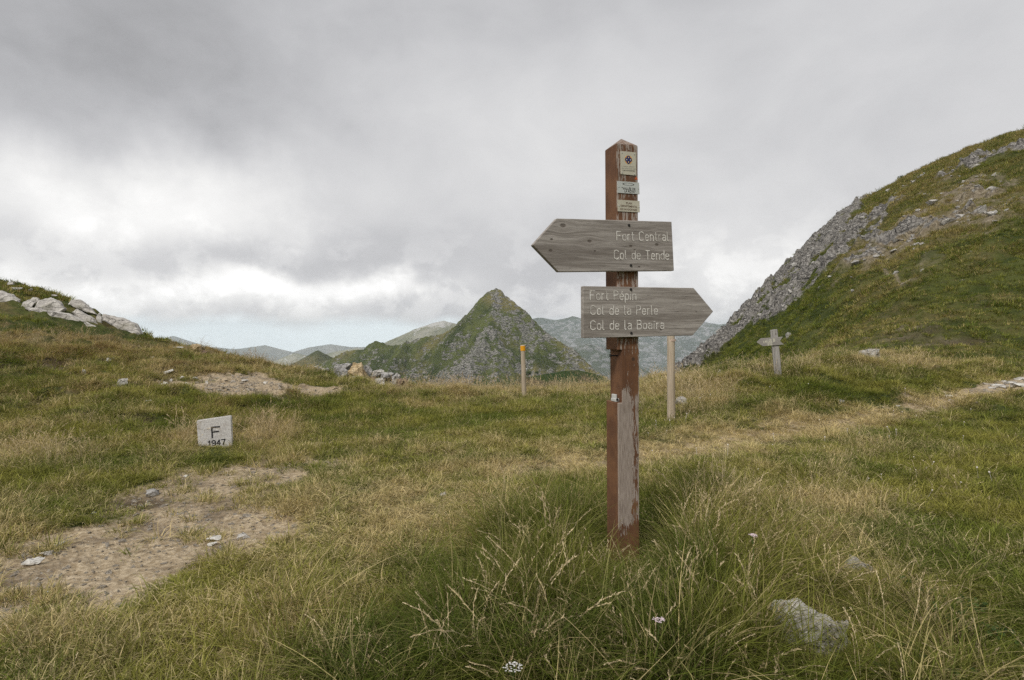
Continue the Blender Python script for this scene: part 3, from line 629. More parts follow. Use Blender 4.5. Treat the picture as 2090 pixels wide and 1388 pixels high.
# stones in the grass and on the path; (px, py base, width, height)
def gstone(px, py, w_, h_, lab, mt=M_WHT, seed=1, group=None, cat='stone', depth=None, rotz=None, cuts=2, name='stone', sink=.35):
    g_ = ground_at(px, py); D = g_.y
    o = rock(name, px, py, D, w_, h_, lab, mt, seed, group=group, cat=cat, depth=depth, rotz=rotz, cuts=cuts, sink=sink); o.location = g_
    return o
gstone(250, 788, 22, 15, 'jagged pale stone in green grass on the left bank', M_LIME, 101)
gstone(234, 793, 8, 7, 'small pale stone just left of the jagged one', M_LIME, 103)
gstone(170, 763, 10, 9, 'single white stone high in the grass left of the jagged one', M_WHT, 105)
gstone(222, 738, 9, 6, 'small white stone near the brown bank', M_WHT, 107); gstone(229, 733, 9, 3, 'thin flat stone behind the small white stone', M_LIME, 108)
gstone(345, 762, 20, 8, 'knobbly white stone above the bare earth', M_WHT, 109)
gstone(336, 785, 14, 6, 'white stone at the left edge of the bare earth', M_WHT, 110); gstone(348, 779, 9, 5, 'grey stone behind the white edge stone', M_LIME, 111)
gstone(383, 786, 10, 5, 'flat pale stone in the middle of the bare earth', M_WHT, 112); gstone(372, 773, 8, 5, 'small pale stone at the back of the bare earth', M_WHT, 113)
gstone(398, 774, 14, 4, 'long thin pale stone at the back of the bare earth', M_LIME, 119)
gstone(422, 784, 6, 7, 'bright white upright stone beside the grass island', M_WHT, 114); gstone(500, 779, 14, 4, 'thin slab lying on the tan earth', M_LIME, 115)
gstone(543, 784, 10, 5, 'white flat stone right on the tan earth', M_WHT, 116); gstone(364, 711, 22, 3, 'thin white slab on the skyline grass', M_WHT, 117)
gstone(311, 732, 7, 4, 'tiny white stone below the golden grass', M_WHT, 118); gstone(304, 822, 14, 5, 'tiny grey rubble stone on the left bank', M_LIME, 120)
gstone(400, 716, 24, 12, 'reddish brown rock on the skyline beside the grass knob', M_TAN, 121); gstone(418, 724, 14, 7, 'dark rounded rock below the reddish one', M_BRN, 122)
gstone(311, 1014, 25, 15, 'grey stone on the dark bare patch beside the path', M_GREY, 130)
gstone(68, 1152, 40, 12, 'long cream stone lying across the dirt path', M_WHT, 131, depth=.06, rotz=R(35))
gstone(95, 1132, 24, 7, 'flat grey stone behind the long cream one', M_LIME, 132); gstone(120, 1114, 20, 6, 'pale grey stone further along the path edge', M_LIME, 136)
gstone(438, 1101, 32, 5, 'white flat stone at the right end of the dirt path', M_WHT, 133, rotz=R(20)); gstone(433, 1112, 20, 6, 'small white stone in front of the flat white one', M_WHT, 134)
gstone(498, 1098, 30, 9, 'pale broken stone where the path meets dry grass', M_LIME, 135); gstone(93, 1210, 12, 4, 'small white stone near the lower path edge', M_WHT, 137)
gstone(192, 1050, 10, 5, 'little white stone at the upper path edge', M_WHT, 138); gstone(380, 974, 10, 5, 'little white stone by the dark patch', M_WHT, 139); gstone(247, 1075, 13, 6, 'buff stone in the middle of the dirt path', M_TAN, 140)
gstone(904, 1013, 16, 8, 'small grey stone in the trampled dry grass', M_LIME, 141)
gstone(1395, 828, 34, 18, 'pale stone in long grass beside the tall pole', M_LIME, 142); gstone(1716, 824, 13, 9, 'round grey stone in grass by the trail', M_GREY, 143)
gstone(1775, 732, 46, 20, 'broken white boulder in golden grass on the right bank', M_LIME, 144, name='boulder', cat='boulder')
for i, (px, py, w_, h_, lab) in enumerate([(1935, 811, 17, 5, 'leaning flat stone left on the trail'), (1939, 818, 6, 4, 'tiny white stone in front of the leaning one'), (2024, 794, 14, 5, 'white slab at the near end of the paved trail'),
        (2036, 790, 24, 6, 'cream slab second along the trail'), (2050, 792, 18, 5, 'long flat slab at the trail edge'), (2063, 784, 22, 6, 'grey slab in the middle of the stone trail'), (2080, 788, 20, 5, 'pale slab near the right photo edge'),
        (2082, 775, 20, 5, 'far slab at the back of the stone trail'), (2050, 780, 14, 4, 'narrow grey slab behind the middle one'), (1833, 830, 9, 3, 'tiny flat stone further left on the trail')]):
    gstone(px, py, w_, h_, lab, M_LIME if i % 3 else M_WHT, 150 + i, group='flat stones paving the right trail')
# foreground stones
g_ = ground_at(1660, 1330)
o = rock('boulder', 1652, 1335, g_.y, 145, 100, 'big rounded grey stone in the long grass at the bottom right', M_OLDR, 171, depth=.30, cat='boulder', rotz=R(-38), sink=.1, rough=.22, npt=12, cuts=4); o.location = g_ + Vector((0, .05, -.03))
g_ = ground_at(1757, 1172)
o = rock('stone', 1757, 1172, g_.y, 64, 40, 'small grey stone in grass behind the big rounded one', M_OLDR, 172, depth=.12, cat='stone', sink=.1); o.location = g_ + Vector((0, 0, -.01))

# gravel and scree: too many to count
def unit_stones(n, seed, cuts=1):
    res = []
    for i in range(n):
        r = random.Random(seed + i); bm = bmesh.new()
        for k in range(11):
            v = Vector((r.gauss(0, 1), r.gauss(0, 1), r.gauss(0, 1))).normalized() * r.uniform(.8, 1); v.z *= .6; bm.verts.new(v)
        bmesh.ops.convex_hull(bm, input=bm.verts[:])
        for v in [v for v in bm.verts if not v.link_faces]: bm.verts.remove(v)
        res.append(bm_mesh('pebble', bm))
    return res
def instanced(name, P_, rot, scl, pick, tint, meshes, mats, label, extra=None):
    """one object holding points, geometry nodes put a small mesh on each"""
    coll = bpy.data.collections.new(name + '_kinds')
    for i, me in enumerate(meshes):
        ob = bpy.data.objects.new('%s_kind_%03d' % (name, i), me)
        if not me.materials: me.materials.append(mats)
        coll.objects.link(ob)
    me = bpy.data.meshes.new(name); n = len(P_)
    me.vertices.add(n); me.vertices.foreach_set('co', np.asarray(P_, np.float32).ravel())
    def va(nm, v):
        a = me.attributes.new(nm, 'FLOAT_VECTOR', 'POINT'); a.data.foreach_set('vector', np.asarray(v, np.float32).ravel())
    va('rot', rot); va('scl', scl)
    a = me.attributes.new('pick', 'INT', 'POINT'); a.data.foreach_set('value', np.asarray(pick, np.int32))
    fattr(me, 'tint', tint)
    if extra is not None: fattr(me, 'shade', extra)
    ob = link(name, me)
    ng = bpy.data.node_groups.new(name, 'GeometryNodeTree')
    ng.interface.new_socket('Geometry', in_out='INPUT', socket_type='NodeSocketGeometry')
    ng.interface.new_socket('Geometry', in_out='OUTPUT', socket_type='NodeSocketGeometry')
    N = ng.nodes; gi = N.new('NodeGroupInput'); go = N.new('NodeGroupOutput')
    m2p = N.new('GeometryNodeMeshToPoints'); ip = N.new('GeometryNodeInstanceOnPoints'); ci = N.new('GeometryNodeCollectionInfo')
    ci.inputs['Collection'].default_value = coll; ci.inputs['Separate Children'].default_value = True; ci.inputs['Reset Children'].default_value = True
    def na(nm, ty):
        x = N.new('GeometryNodeInputNamedAttribute'); x.data_type = ty; x.inputs[0].default_value = nm; return x.outputs['Attribute']
    e2r = N.new('FunctionNodeEulerToRotation')
    L = ng.links.new
    L(gi.outputs[0], m2p.inputs[0]); L(m2p.outputs[0], ip.inputs['Points']); L(ci.outputs[0], ip.inputs['Instance'])
    ip.inputs['Pick Instance'].default_value = True
    L(na('pick', 'INT'), ip.inputs['Instance Index']); L(na('rot', 'FLOAT_VECTOR'), e2r.inputs[0]); L(e2r.outputs[0], ip.inputs['Rotation']); L(na('scl', 'FLOAT_VECTOR'), ip.inputs['Scale'])
    L(ip.outputs[0], go.inputs[0])
    md = ob.modifiers.new('scatter', 'NODES'); md.node_group = ng
    return tag(ob, label, kind='stuff')
def scatter_polar(n, Dmin, Dmax, p, seed, amax=R(49)):
    """points over the ground; density falls with distance as D^-p"""
    r = np.random.default_rng(seed); u = r.random(n)
    e = 2 - p
    D = (Dmin ** e + u * (Dmax ** e - Dmin ** e)) ** (1 / e) if abs(e) > 1e-6 else Dmin * (Dmax / Dmin) ** u
    a = r.uniform(-amax, amax, n)
    return D * np.sin(a), D * np.cos(a), r

M_GRAV = rock_mat('gravel_stone', (.36, .31, .25), (.66, .59, .49), ls=.1, sc=.3, cr=.4)
X_, Y_, r_ = scatter_polar(170000, 2.3, 22, 1.25, 5)
z_, m_, px_, py_, D_ = height(X_, Y_, True)
pr = np.clip(np.maximum(np.maximum(m_['dirt'], m_['upper'] * 1.2), m_['slab'] * 1.2) - .35, 0, 1) * 1.0 + .004 + .03 * m_['trail']
k = r_.random(len(X_)) < pr * np.interp(m_['n_md'], [-.5, .5], [.3, 1])
n = k.sum(); s_ = np.clip(r_.lognormal(math.log(.0075), .62, n), .003, .04) * np.interp(D_[k], [3, 15], [.8, 2.2])
instanced('gravel', np.stack([X_[k], Y_[k], z_[k]], 1), np.stack([r_.uniform(-.4, .4, n), r_.uniform(-.4, .4, n), r_.uniform(0, 6.28, n)], 1), s_[:, None] * r_.uniform(.6, 1.3, (n, 3)), r_.integers(0, 6, n), r_.random(n), unit_stones(6, 500), M_GRAV, 'loose gravel and small stones on the bare earth')
M_SCREE = rock_mat('scree_stone', (.30, .285, .265), (.56, .535, .50), ls=.2, sc=.5, cr=.8)
X_, Y_, r_ = scatter_polar(60000, 28, 125, .6, 6)
z_, m_, px_, py_, D_ = height(X_, Y_, True)
k = (px_ > 1300) & (r_.random(len(X_)) < np.clip(m_['rock'] * .16 + m_['soil'] * .42, 0, 1) * np.clip(.5 + m_['n_lo'] * 1.2, .05, 1) + .0012)
n = k.sum(); s_ = np.clip(r_.lognormal(math.log(.2), .5, n), .08, .62)
instanced('scree', np.stack([X_[k], Y_[k], z_[k]], 1), np.stack([r_.uniform(-.5, .5, n), r_.uniform(-.5, .5, n), r_.uniform(0, 6.28, n)], 1), s_[:, None] * r_.uniform(.6, 1.3, (n, 3)), r_.integers(0, 6, n), r_.random(n), unit_stones(6, 600), M_SCREE, 'broken rock and scree on the right hillside')

# ------------------------------------------------------------------ grass
OUTC = [(-60, 596), (20, 598), (60, 612), (140, 608), (215, 642), (262, 652), (302, 690), (215, 690), (130, 668), (60, 638), (-60, 636)]
def grass_mat(name, g1, g2, d1, d2, trans=.35):
    m, t = new_mat(name)
    c = attr(t, 'c'); tint = attr(t, 'tint', 'INSTANCER'); shade = attr(t, 'shade', 'INSTANCER')
    v = t.m('ADD', tint, t.m('MULTIPLY', t.m('SUBTRACT', c, .5), .75))
    geo = t.n('ShaderNodeNewGeometry')
    hue = t.noise(geo.outputs['Position'], .9, 3, .5)
    ga = t.mix(t.step(hue, .35, .65), g1, g2)
    rust = t.noise(geo.outputs['Position'], .33, 4, .6)
    far_ = t.step(t.vmath('LENGTH', geo.outputs['Position']), 7, 12)
    sx_ = t.n('ShaderNodeSeparateXYZ'); t.l(geo.outputs['Position'], sx_.inputs[0])
    rf = t.m('MULTIPLY', t.m('MULTIPLY', t.step(rust, .40, .60), far_), t.m('SUBTRACT', 1.0, t.step(sx_.outputs[0], -5, 2)))
    da = t.mix(t.m('ADD', t.m('MULTIPLY', rf, .6), t.m('MULTIPLY', t.step(rust, .5, .7), .2)), t.mix(c, d1, d2), t.mix(c, (.20, .115, .045), (.36, .24, .11)))
    col = t.mix(t.step(v, .25, .85), ga, da)
    br = t.m('ADD', .50, t.m('MULTIPLY', t.m('FRACT', t.m('MULTIPLY', c, 13.7)), 1.05))
    col = t.vmath('SCALE', col, scale=br)
    df = t.n('ShaderNodeBsdfDiffuse'); t.l(col, df.inputs[0]); tr = t.n('ShaderNodeBsdfTranslucent'); t.l(col, tr.inputs[0])
    gl = t.n('ShaderNodeBsdfGlossy'); gl.inputs['Roughness'].default_value = .5; gl.inputs[0].default_value = (.8, .8, .8, 1)
    ms = t.n('ShaderNodeMixShader'); ms.inputs[0].default_value = trans; t.l(df.outputs[0], ms.inputs[1]); t.l(tr.outputs[0], ms.inputs[2])
    m2 = t.n('ShaderNodeMixShader'); m2.inputs[0].default_value = .008; t.l(ms.outputs[0], m2.inputs[1]); t.l(gl.outputs[0], m2.inputs[2])
    o_ = t.n('ShaderNodeOutputMaterial'); t.l(m2.outputs[0], o_.inputs[0])
    return m
M_TURF = grass_mat('turf_grass', (.140, .170, .028), (.285, .270, .060), (.46, .365, .155), (.66, .55, .31))
M_TALL = grass_mat('tall_grass', (.085, .115, .018), (.185, .19, .035), (.42, .325, .13), (.64, .52, .27))
M_STRAW = grass_mat('straw_stalks', (.38, .32, .15), (.44, .36, .19), (.52, .41, .23), (.70, .58, .38))
M_HEATH = grass_mat('heath_cover', (.110, .148, .022), (.22, .235, .042), (.34, .265, .095), (.46, .37, .16), .2)

def tuft(seed, nb, rad, h, hv, wd, bend, segs=3, lean=.0, dryfrac=.2, straight=False):
    r = np.random.default_rng(seed); V, Fq, Cc = [], [], []
    for b in range(nb):
        ang = r.uniform(0, 6.283); rr = rad * math.sqrt(r.random()); bx, by = rr * math.cos(ang), rr * math.sin(ang)
        L = h * (1 + hv * r.uniform(-1, 1)); az = ang + r.uniform(-1.1, 1.1)
        el = math.pi / 2 - abs(r.normal(0, .25)) - .55 * rr / max(rad, 1e-6) * bend
        bd = bend * r.uniform(.3, 1.3); x, y, z = bx, by, -.01
        sx, sy = -math.sin(az + r.uniform(-.8, .8)), math.cos(az); nrm = math.hypot(sx, sy); sx, sy = sx / nrm, sy / nrm
        cc = (r.uniform(.7, 1) if r.random() < dryfrac else r.uniform(0, .55))
        i0 = len(V)
        for s_ in range(segs + 1):
            f = s_ / segs; wv = wd * (1 - f) ** .7 * r.uniform(.8, 1.2) * .5 + wd * .06
            V.append((x - sx * wv, y - sy * wv, z)); V.append((x + sx * wv, y + sy * wv, z)); Cc += [cc, cc]
            if s_ < segs: Fq.append((i0 + 2 * s_, i0 + 2 * s_ + 1, i0 + 2 * s_ + 3, i0 + 2 * s_ + 2))
            st = L / segs; x += math.cos(el) * math.cos(az) * st; y += math.cos(el) * math.sin(az) * st; z += math.sin(el) * st
            el -= bd * (.55 + f)
            if z < .004 and s_ > 0: el = max(el, r.uniform(0, .2))
    me = mesh_np('tuft', np.array(V), np.array(Fq), False); fattr(me, 'c', Cc)
    return me
def stalk(seed, n, rad, h, wd, head=.2, bend=.25, headw=.006):
    """thin dry stems with seed heads"""
    r = np.random.default_rng(seed); V, Fq, Cc = [], [], []
    def strip(p, q, w0, w1, ax, cc):
        i0 = len(V); V.extend([tuple(p - ax * w0), tuple(p + ax * w0), tuple(q + ax * w1), tuple(q - ax * w1)]); Fq.append((i0, i0 + 1, i0 + 2, i0 + 3)); Cc.extend([cc] * 4)
    for b in range(n):
        ang = r.uniform(0, 6.283); rr = rad * math.sqrt(r.random()); p = np.array([rr * math.cos(ang), rr * math.sin(ang), -.01])
        L = h * r.uniform(.65, 1.2); az = r.uniform(0, 6.283); el = math.pi / 2 - abs(r.normal(0, .2)); segs = 6; bd = bend * r.uniform(.3, 1.3); cc = r.uniform(.3, 1)
        ax = np.array([math.cos(az + 1.3), math.sin(az + 1.3), 0])
        for s_ in range(segs):
            f = s_ / segs; dv = np.array([math.cos(el) * math.cos(az), math.cos(el) * math.sin(az), math.sin(el)])
            q = p + dv * L / segs; strip(p, q, wd * .5, wd * .42, ax, cc)
            if f >= 1 - head - .01:
                for h_ in range(9):
                    t_ = h_ / 9; c0 = p + (q - p) * t_; a2 = r.uniform(0, 6.28); up = dv * .8 + np.array([math.cos(a2), math.sin(a2), r.uniform(-.2, .3)]) * .45
                    sp = up / np.linalg.norm(up) * headw * r.uniform(1.0, 2.4) * (1.35 - f * .6)
                    a3 = np.cross(sp, r.normal(size=3)); a3 = a3 / (np.linalg.norm(a3) + 1e-9)
                    strip(c0, c0 + sp, headw * .30, headw * .1, a3, min(1, cc + r.uniform(-.2, .3)))
            p = q; el -= bd * (f + .15)
    me = mesh_np('stalk', np.array(V), np.array(Fq), False); fattr(me, 'c', Cc)
    return me

def cover(m, k=None):
    """share of the ground that carries grass"""
    return np.clip(1 - 1.25 * np.clip(m['dirt'] * (1 - .55 * sstep(m['n_hi'] + .6 * m['n_md'], .15, .5)), 0, 1) ** 1.3 - 2 * m['upper'] - .5 * m['trail'] - .9 * m['brown'] - 1.5 * m['slab'] - 1.1 * m['rock'] - .9 * m['soil'], .0, 1)
def pack(P_, r, smin, smax, lean=.15, hmul=None, mh=.1):
    n = len(P_); s_ = r.uniform(smin, smax, n); sz = s_ * r.uniform(.75, 1.25, n)
    P_ = np.asarray(P_); a_, b_ = project(P_[:, 0], P_[:, 1], P_[:, 2])
    cap = np.full(n, 9.0)
    w1 = (a_ > 1165) & (a_ < 1385) & (P_[:, 1] < 3.9); cap[w1] = np.maximum(.10, EYE * (1 - P_[w1, 1] / 3.75) + .02)
    w2 = np.hypot((a_ - 440) / 48, (b_ - 920) / 16) < 1; cap[w2] = .05
    lim = cap / mh; s_ = np.minimum(s_, np.maximum(lim, .3)); sz = np.minimum(sz, lim)
    if hmul is not None: sz = sz * hmul
    wl = .10
    rot = np.stack([r.normal(0, lean, n), r.normal(wl, lean, n), r.uniform(-math.pi, math.pi, n)], 1)
    return rot, np.stack([s_, s_, sz], 1)

# tall and short zones in bearings: (px, py, rx, ry, weight)
def zone(px, py, D, Z, Dlo=0, Dhi=22):
    v = np.zeros_like(px)
    for (bx, by, rx, ry, w_) in Z: v = np.maximum(v, w_ * np.exp(-((px - bx) / rx) ** 2 - ((py - by) / ry) ** 2))
    return v * (D > Dlo) * (D < Dhi)
TALLZ = [(1200, 1235, 150, 150, 1.3), (1050, 1330, 170, 110, 1), (1430, 1250, 150, 200, 1), (1600, 1330, 170, 100, .9), (1330, 1400, 500, 100, 1), (1080, 1120, 90, 60, .8), (1440, 1090, 70, 90, .8)]
SHORTZ = [(1150, 900, 260, 40, .5), (350, 1260, 330, 60, .45), (850, 1040, 260, 80, 1), (700, 1120, 200, 60, .8), (1450, 910, 260, 34, .9), (1700, 860, 260, 26, .9), (900, 900, 260, 30, .6), (560, 1090, 160, 40, .8)]
FRINGE = [(1000, 800, 330, 14, 1), (1400, 810, 110, 46, 1), (1620, 762, 170, 18, .9), (1820, 750, 110, 18, .9), (150, 680, 260, 50, .8), (530, 745, 120, 14, .8), (540, 890, 60, 26, 1.2), (380, 905, 26, 24, 1.0), (100, 940, 160, 26, .9), (420, 715, 80, 12, .7), (640, 765, 60, 10, .6)]

# A: turf everywhere near
turf_meshes = [tuft(1000 + i, 46, .055, .055, .5, .0034, .9, 3, dryfrac=.22) for i in range(5)] + [tuft(1100 + i, 30, .06, .085, .5, .0036, 1.0, 3, dryfrac=.35) for i in range(4)]
X_, Y_, r_ = scatter_polar(62000, 2.0, 20, 1.15, 21)
z_, m_, px_, py_, D_ = height(X_, Y_, True)
sh = np.maximum(zone(px_, py_, D_, SHORTZ), m_['trail'])
k = r_.random(len(X_)) < cover(m_) * (1 - .25 * sh)
P_ = np.stack([X_, Y_, z_], 1)[k]; D_k = D_[k]
rot, scl = pack(P_, r_, .8, 1.35, .22, (1 - .45 * sh[k]) * np.interp(m_['n_md'][k], [-.5, .5], [.55, 1.2]))
scl *= np.interp(D_k, [2, 6, 12, 20], [1.0, 1.15, 1.6, 2.1])[:, None]
tint = np.clip(m_['dry'][k] * .95 + .25 * sh[k] + r_.normal(0, .12, len(P_)), 0, 1)
instanced('turf', P_, rot, scl, r_.integers(0, 9, len(P_)), tint, turf_meshes, M_TURF, 'short green and straw coloured turf of the pass', extra=tint * 0)

# B: medium grass in patches
med = [tuft(1200 + i, 34, .05, .15, .45, .0036, .75, 4, dryfrac=.3) for i in range(5)]
X_, Y_, r_ = scatter_polar(26000, 2.0, 24, 1.05, 22)
z_, m_, px_, py_, D_ = height(X_, Y_, True)
sh = np.maximum(zone(px_, py_, D_, SHORTZ), m_['trail']); fr = zone(px_, py_, D_, FRINGE); tz = zone(px_, py_, D_, TALLZ)
right = sstep(px_, 1250, 1500) * (D_ < 9)
pr = np.clip(.10 + .75 * sstep(m_['n_md'], .0, .35) + .7 * fr + .5 * tz + .12 * right - .8 * sh, .0, 1) * cover(m_)
k = (r_.random(len(X_)) < pr) & (inpoly_soft(px_, py_ - 6, OUTC, 3) < .5)
P_ = np.stack([X_, Y_, z_], 1)[k]
rot, scl = pack(P_, r_, .55, 1.15, .25, mh=.16)
scl *= np.interp(D_[k], [2, 8, 16, 24], [.9, 1.0, 1.15, 1.3])[:, None]
scl[:, 2] *= .7 * np.interp(D_[k], [2, 4, 9], [.8, .62, 1.0]) * (1 + .6 * np.maximum(fr, tz)[k])
tint = np.clip(m_['dry'][k] + .30 * fr[k] - .05 + r_.normal(0, .14, len(P_)), 0, 1)
instanced('meadow_grass', P_, rot, scl, r_.integers(0, 5, len(P_)), tint, med, M_TALL, 'knee high patches of green and yellowing meadow grass', extra=tint * 0)

# C: tall tussocks round the signpost
tall = [tuft(1300 + i, 44, .06, .52, .4, .0046, .40, 6, dryfrac=.26) for i in range(6)]
X_, Y_, r_ = scatter_polar(8200, 1.9, 5.2, 1.0, 23)
z_, m_, px_, py_, D_ = height(X_, Y_, True)
tz = zone(px_, py_, D_, TALLZ)
st = np.hypot((px_ - 1655) / 125, (py_ - 1310) / 75) < 1
st2 = (np.hypot((px_ - 1700) / 150, (py_ - 1440) / 130) < 1) & (r_.random(len(X_)) < .85)
k = (r_.random(len(X_)) < tz * .62) & ~st & ~st2 & (np.abs(px_ - 1272) > 22) | ((r_.random(len(X_)) < .012) & (px_ > 1300))
k &= ~(st | st2)
k &= ~((D_ < 3.3) & (px_ > 1180) & (px_ < 1340) & (r_.random(len(X_)) < .45))
P_ = np.stack([X_, Y_, z_], 1)[k]
rot, scl = pack(P_, r_, .55, 1.0, .26, mh=.5)
scl[:, 2] *= np.interp(tz[k], [.1, .8], [.5, .95])
tint = np.clip(.16 + .3 * m_['dry'][k] + .3 * m_['n_hi'][k] + r_.normal(0, .12, len(P_)), 0, 1)
instanced('tall_grass', P_, rot, scl, r_.integers(0, 6, len(P_)), tint, tall, M_TALL, 'tall dark green tussock grass round the foot of the signpost', extra=tint * 0)

# D: dry stalks with seed heads
stk = [stalk(1400 + i, 5, .06, .34, .0019, .28, .22, .0085) for i in range(4)] + [stalk(1450 + i, 4, .05, .45, .0020, .34, .38, .0085) for i in range(4)]
X_, Y_, r_ = scatter_polar(21000, 2.0, 26, 1.25, 24)
z_, m_, px_, py_, D_ = height(X_, Y_, True)
sh = np.maximum(zone(px_, py_, D_, SHORTZ), m_['trail']); fr = zone(px_, py_, D_, FRINGE); tz = zone(px_, py_, D_, TALLZ + [(1440, 1070, 60, 90, 1.2)])
right = sstep(px_, 1280, 1480) * (D_ < 9.5) * (1 - .7 * sstep(px_, 1950, 2100))
pr = np.clip(.035 + .95 * fr + .34 * tz + .24 * right * np.clip(.5 + m_['n_md'] * 2.0, 0, 1.2) - .3 * sh + .12 * (m_['dry'] > .55), .01, 1) * cover(m_)
k = r_.random(len(X_)) < pr
st = np.hypot((px_ - 1665) / 110, (py_ - 1330) / 80) < 1
k &= ~st
P_ = np.stack([X_, Y_, z_], 1)[k]
rot, scl = pack(P_, r_, .5, 1.15, .28, mh=.4)
scl *= np.clip(.55 + .6 * np.maximum(tz, fr) + .1 * right, .5, 1.1)[k][:, None] * np.interp(D_[k], [2, 10, 20], [.95, 1.1, 1.2])[:, None]
tint = np.clip(.5 + .4 * m_['dry'][k] + r_.normal(0, .15, len(P_)), 0, 1)
instanced('dry_stalks', P_, rot, scl, np.where(tz[k] > .25, r_.integers(0, 8, len(P_)), r_.integers(0, 5, len(P_))), tint, stk, M_STRAW, 'dry straw coloured grass stalks with seed heads', extra=tint * 0)

# E: flattened straw litter
lit = [tuft(1500 + i, 16, .12, .10, .5, .0024, 1.6, 4, dryfrac=.95) for i in range(4)]
X_, Y_, r_ = scatter_polar(30000, 2.0, 13, 1.15, 25)
z_, m_, px_, py_, D_ = height(X_, Y_, True)
sh = np.maximum(zone(px_, py_, D_, SHORTZ), m_['trail'])
k = r_.random(len(X_)) < np.clip(.10 + .55 * sh + .45 * m_['dry'], 0, 1) * np.clip(cover(m_) + .25, 0, 1) * (1 - m_['dirt'] * .93)
P_ = np.stack([X_, Y_, z_ + .012], 1)[k]
rot, scl = pack(P_, r_, .7, 1.3, .1); scl[:, 2] *= .3
instanced('straw_litter', P_, rot, scl, r_.integers(0, 4, len(P_)), np.clip(r_.normal(.75, .15, len(P_)), 0, 1), lit, M_TURF, 'flattened dead straw lying in the trampled turf', extra=P_[:, 0] * 0)

# F: heath clumps on hill flanks
heath = [tuft(1600 + i, 44, .30, .30, .5, .028, .7, 2, dryfrac=.35) for i in range(5)]
X_, Y_, r_ = scatter_polar(230000, 17, 125, .7, 26)
z_, m_, px_, py_, D_ = height(X_, Y_, True)
k = (r_.random(len(X_)) < np.clip(cover(m_) * (1 - .9 * sstep(m_['rock'], .2, .6)), 0, 1) * np.clip(.8 + 1.2 * fbm(X_ * .45, Y_ * .45, 3, 77), .55, 1)) & ((px_ > 1280) | ((px_ < 620) & (D_ < 40) & (inpoly_soft(px_, py_ - 6, OUTC, 3) < .5)))
P_ = np.stack([X_, Y_, z_ - .05], 1)[k]
rot, scl = pack(P_, r_, .5, 1.2, .2); scl *= np.interp(D_[k], [17, 35, 110], [.36, .6, 1.15])[:, None] * np.clip(1 + .9 * fbm(P_[:, 0] * .6, P_[:, 1] * .6, 2, 79), .5, 1.7)[:, None]
scl[:, 2] *= .75
tint = np.clip(m_['dry'][k] + r_.normal(0, .16, len(P_)), 0, 1)
instanced('heath', P_, rot, scl, r_.integers(0, 5, len(P_)), tint, heath, M_HEATH, 'low heath and grass clumps covering the hill flanks', extra=tint * 0)

# clover heads
M_CLO, t = new_mat('clover_white'); finish(M_CLO, t, t.mix(t.noise(t.n('ShaderNodeNewGeometry').outputs['Position'], 40), (.55, .48, .42), (.78, .74, .70)), .8)
def clover(seed):
    bm = bmesh.new(); bmesh.ops.create_icosphere(bm, subdivisions=1, radius=.008, matrix=Matrix.Translation((0, 0, .10)))
    bmesh.ops.create_cone(bm, segments=3, radius1=.001, radius2=.001, depth=.1, matrix=Matrix.Translation((0, 0, .05)), cap_ends=False)
    for v in bm.verts:
        v.co += Vector((random.uniform(-1, 1), random.uniform(-1, 1), random.uniform(-1, 1))) * .0015
    return bm_mesh('clover', bm)
X_, Y_, r_ = scatter_polar(3000, 2.5, 15, 1.0, 27)
z_, m_, px_, py_, D_ = height(X_, Y_, True)
cz = zone(px_, py_, D_, [(1900, 980, 200, 120, .5), (1400, 850, 100, 40, .8), (1650, 940, 250, 50, .15), (1450, 790, 100, 30, .35), (1640, 800, 150, 40, .15)])
k = r_.random(len(X_)) < cz * .55
P_ = np.stack([X_, Y_, z_], 1)[k]; rot, scl = pack(P_, r_, .6, 1.15, .2)
scl[:, 2] *= 1.1
instanced('clover_flowers', P_, rot, scl, r_.integers(0, 3, len(P_)), P_[:, 0] * 0, [clover(i) for i in range(3)], M_CLO, 'little white clover flowers dotted through the grass')

# ------------------------------------------------------------------ yarrow and leafy weeds
M_YST, t = new_mat('yarrow_green'); finish(M_YST, t, t.mix(t.noise(t.n('ShaderNodeNewGeometry').outputs['Position'], 30), (.07, .11, .03), (.13, .17, .05)), .7)
M_YFL, t = new_mat('yarrow_white'); finish(M_YFL, t, (.62, .60, .58), .8)
M_YPK, t = new_mat('yarrow_pink'); finish(M_YPK, t, (.74, .60, .64), .7)
def tube(bm, p, r0, r1, seg=6):
    rings = []
    for i, q in enumerate(p):
        f = i / (len(p) - 1); r = r0 + (r1 - r0) * f
        dv = ((p[min(i + 1, len(p) - 1)] - p[max(i - 1, 0)])).normalized(); ax = dv.orthogonal().normalized(); ay = dv.cross(ax)
        rings.append([bm.verts.new(q + ax * r * math.cos(2 * math.pi * k / seg) + ay * r * math.sin(2 * math.pi * k / seg)) for k in range(seg)])
    for a, b in zip(rings[:-1], rings[1:]):
        for k in range(seg): bm.faces.new((a[k], a[(k + 1) % seg], b[(k + 1) % seg], b[k]))
    bm.faces.new(rings[0][::-1]); bm.faces.new(rings[-1])
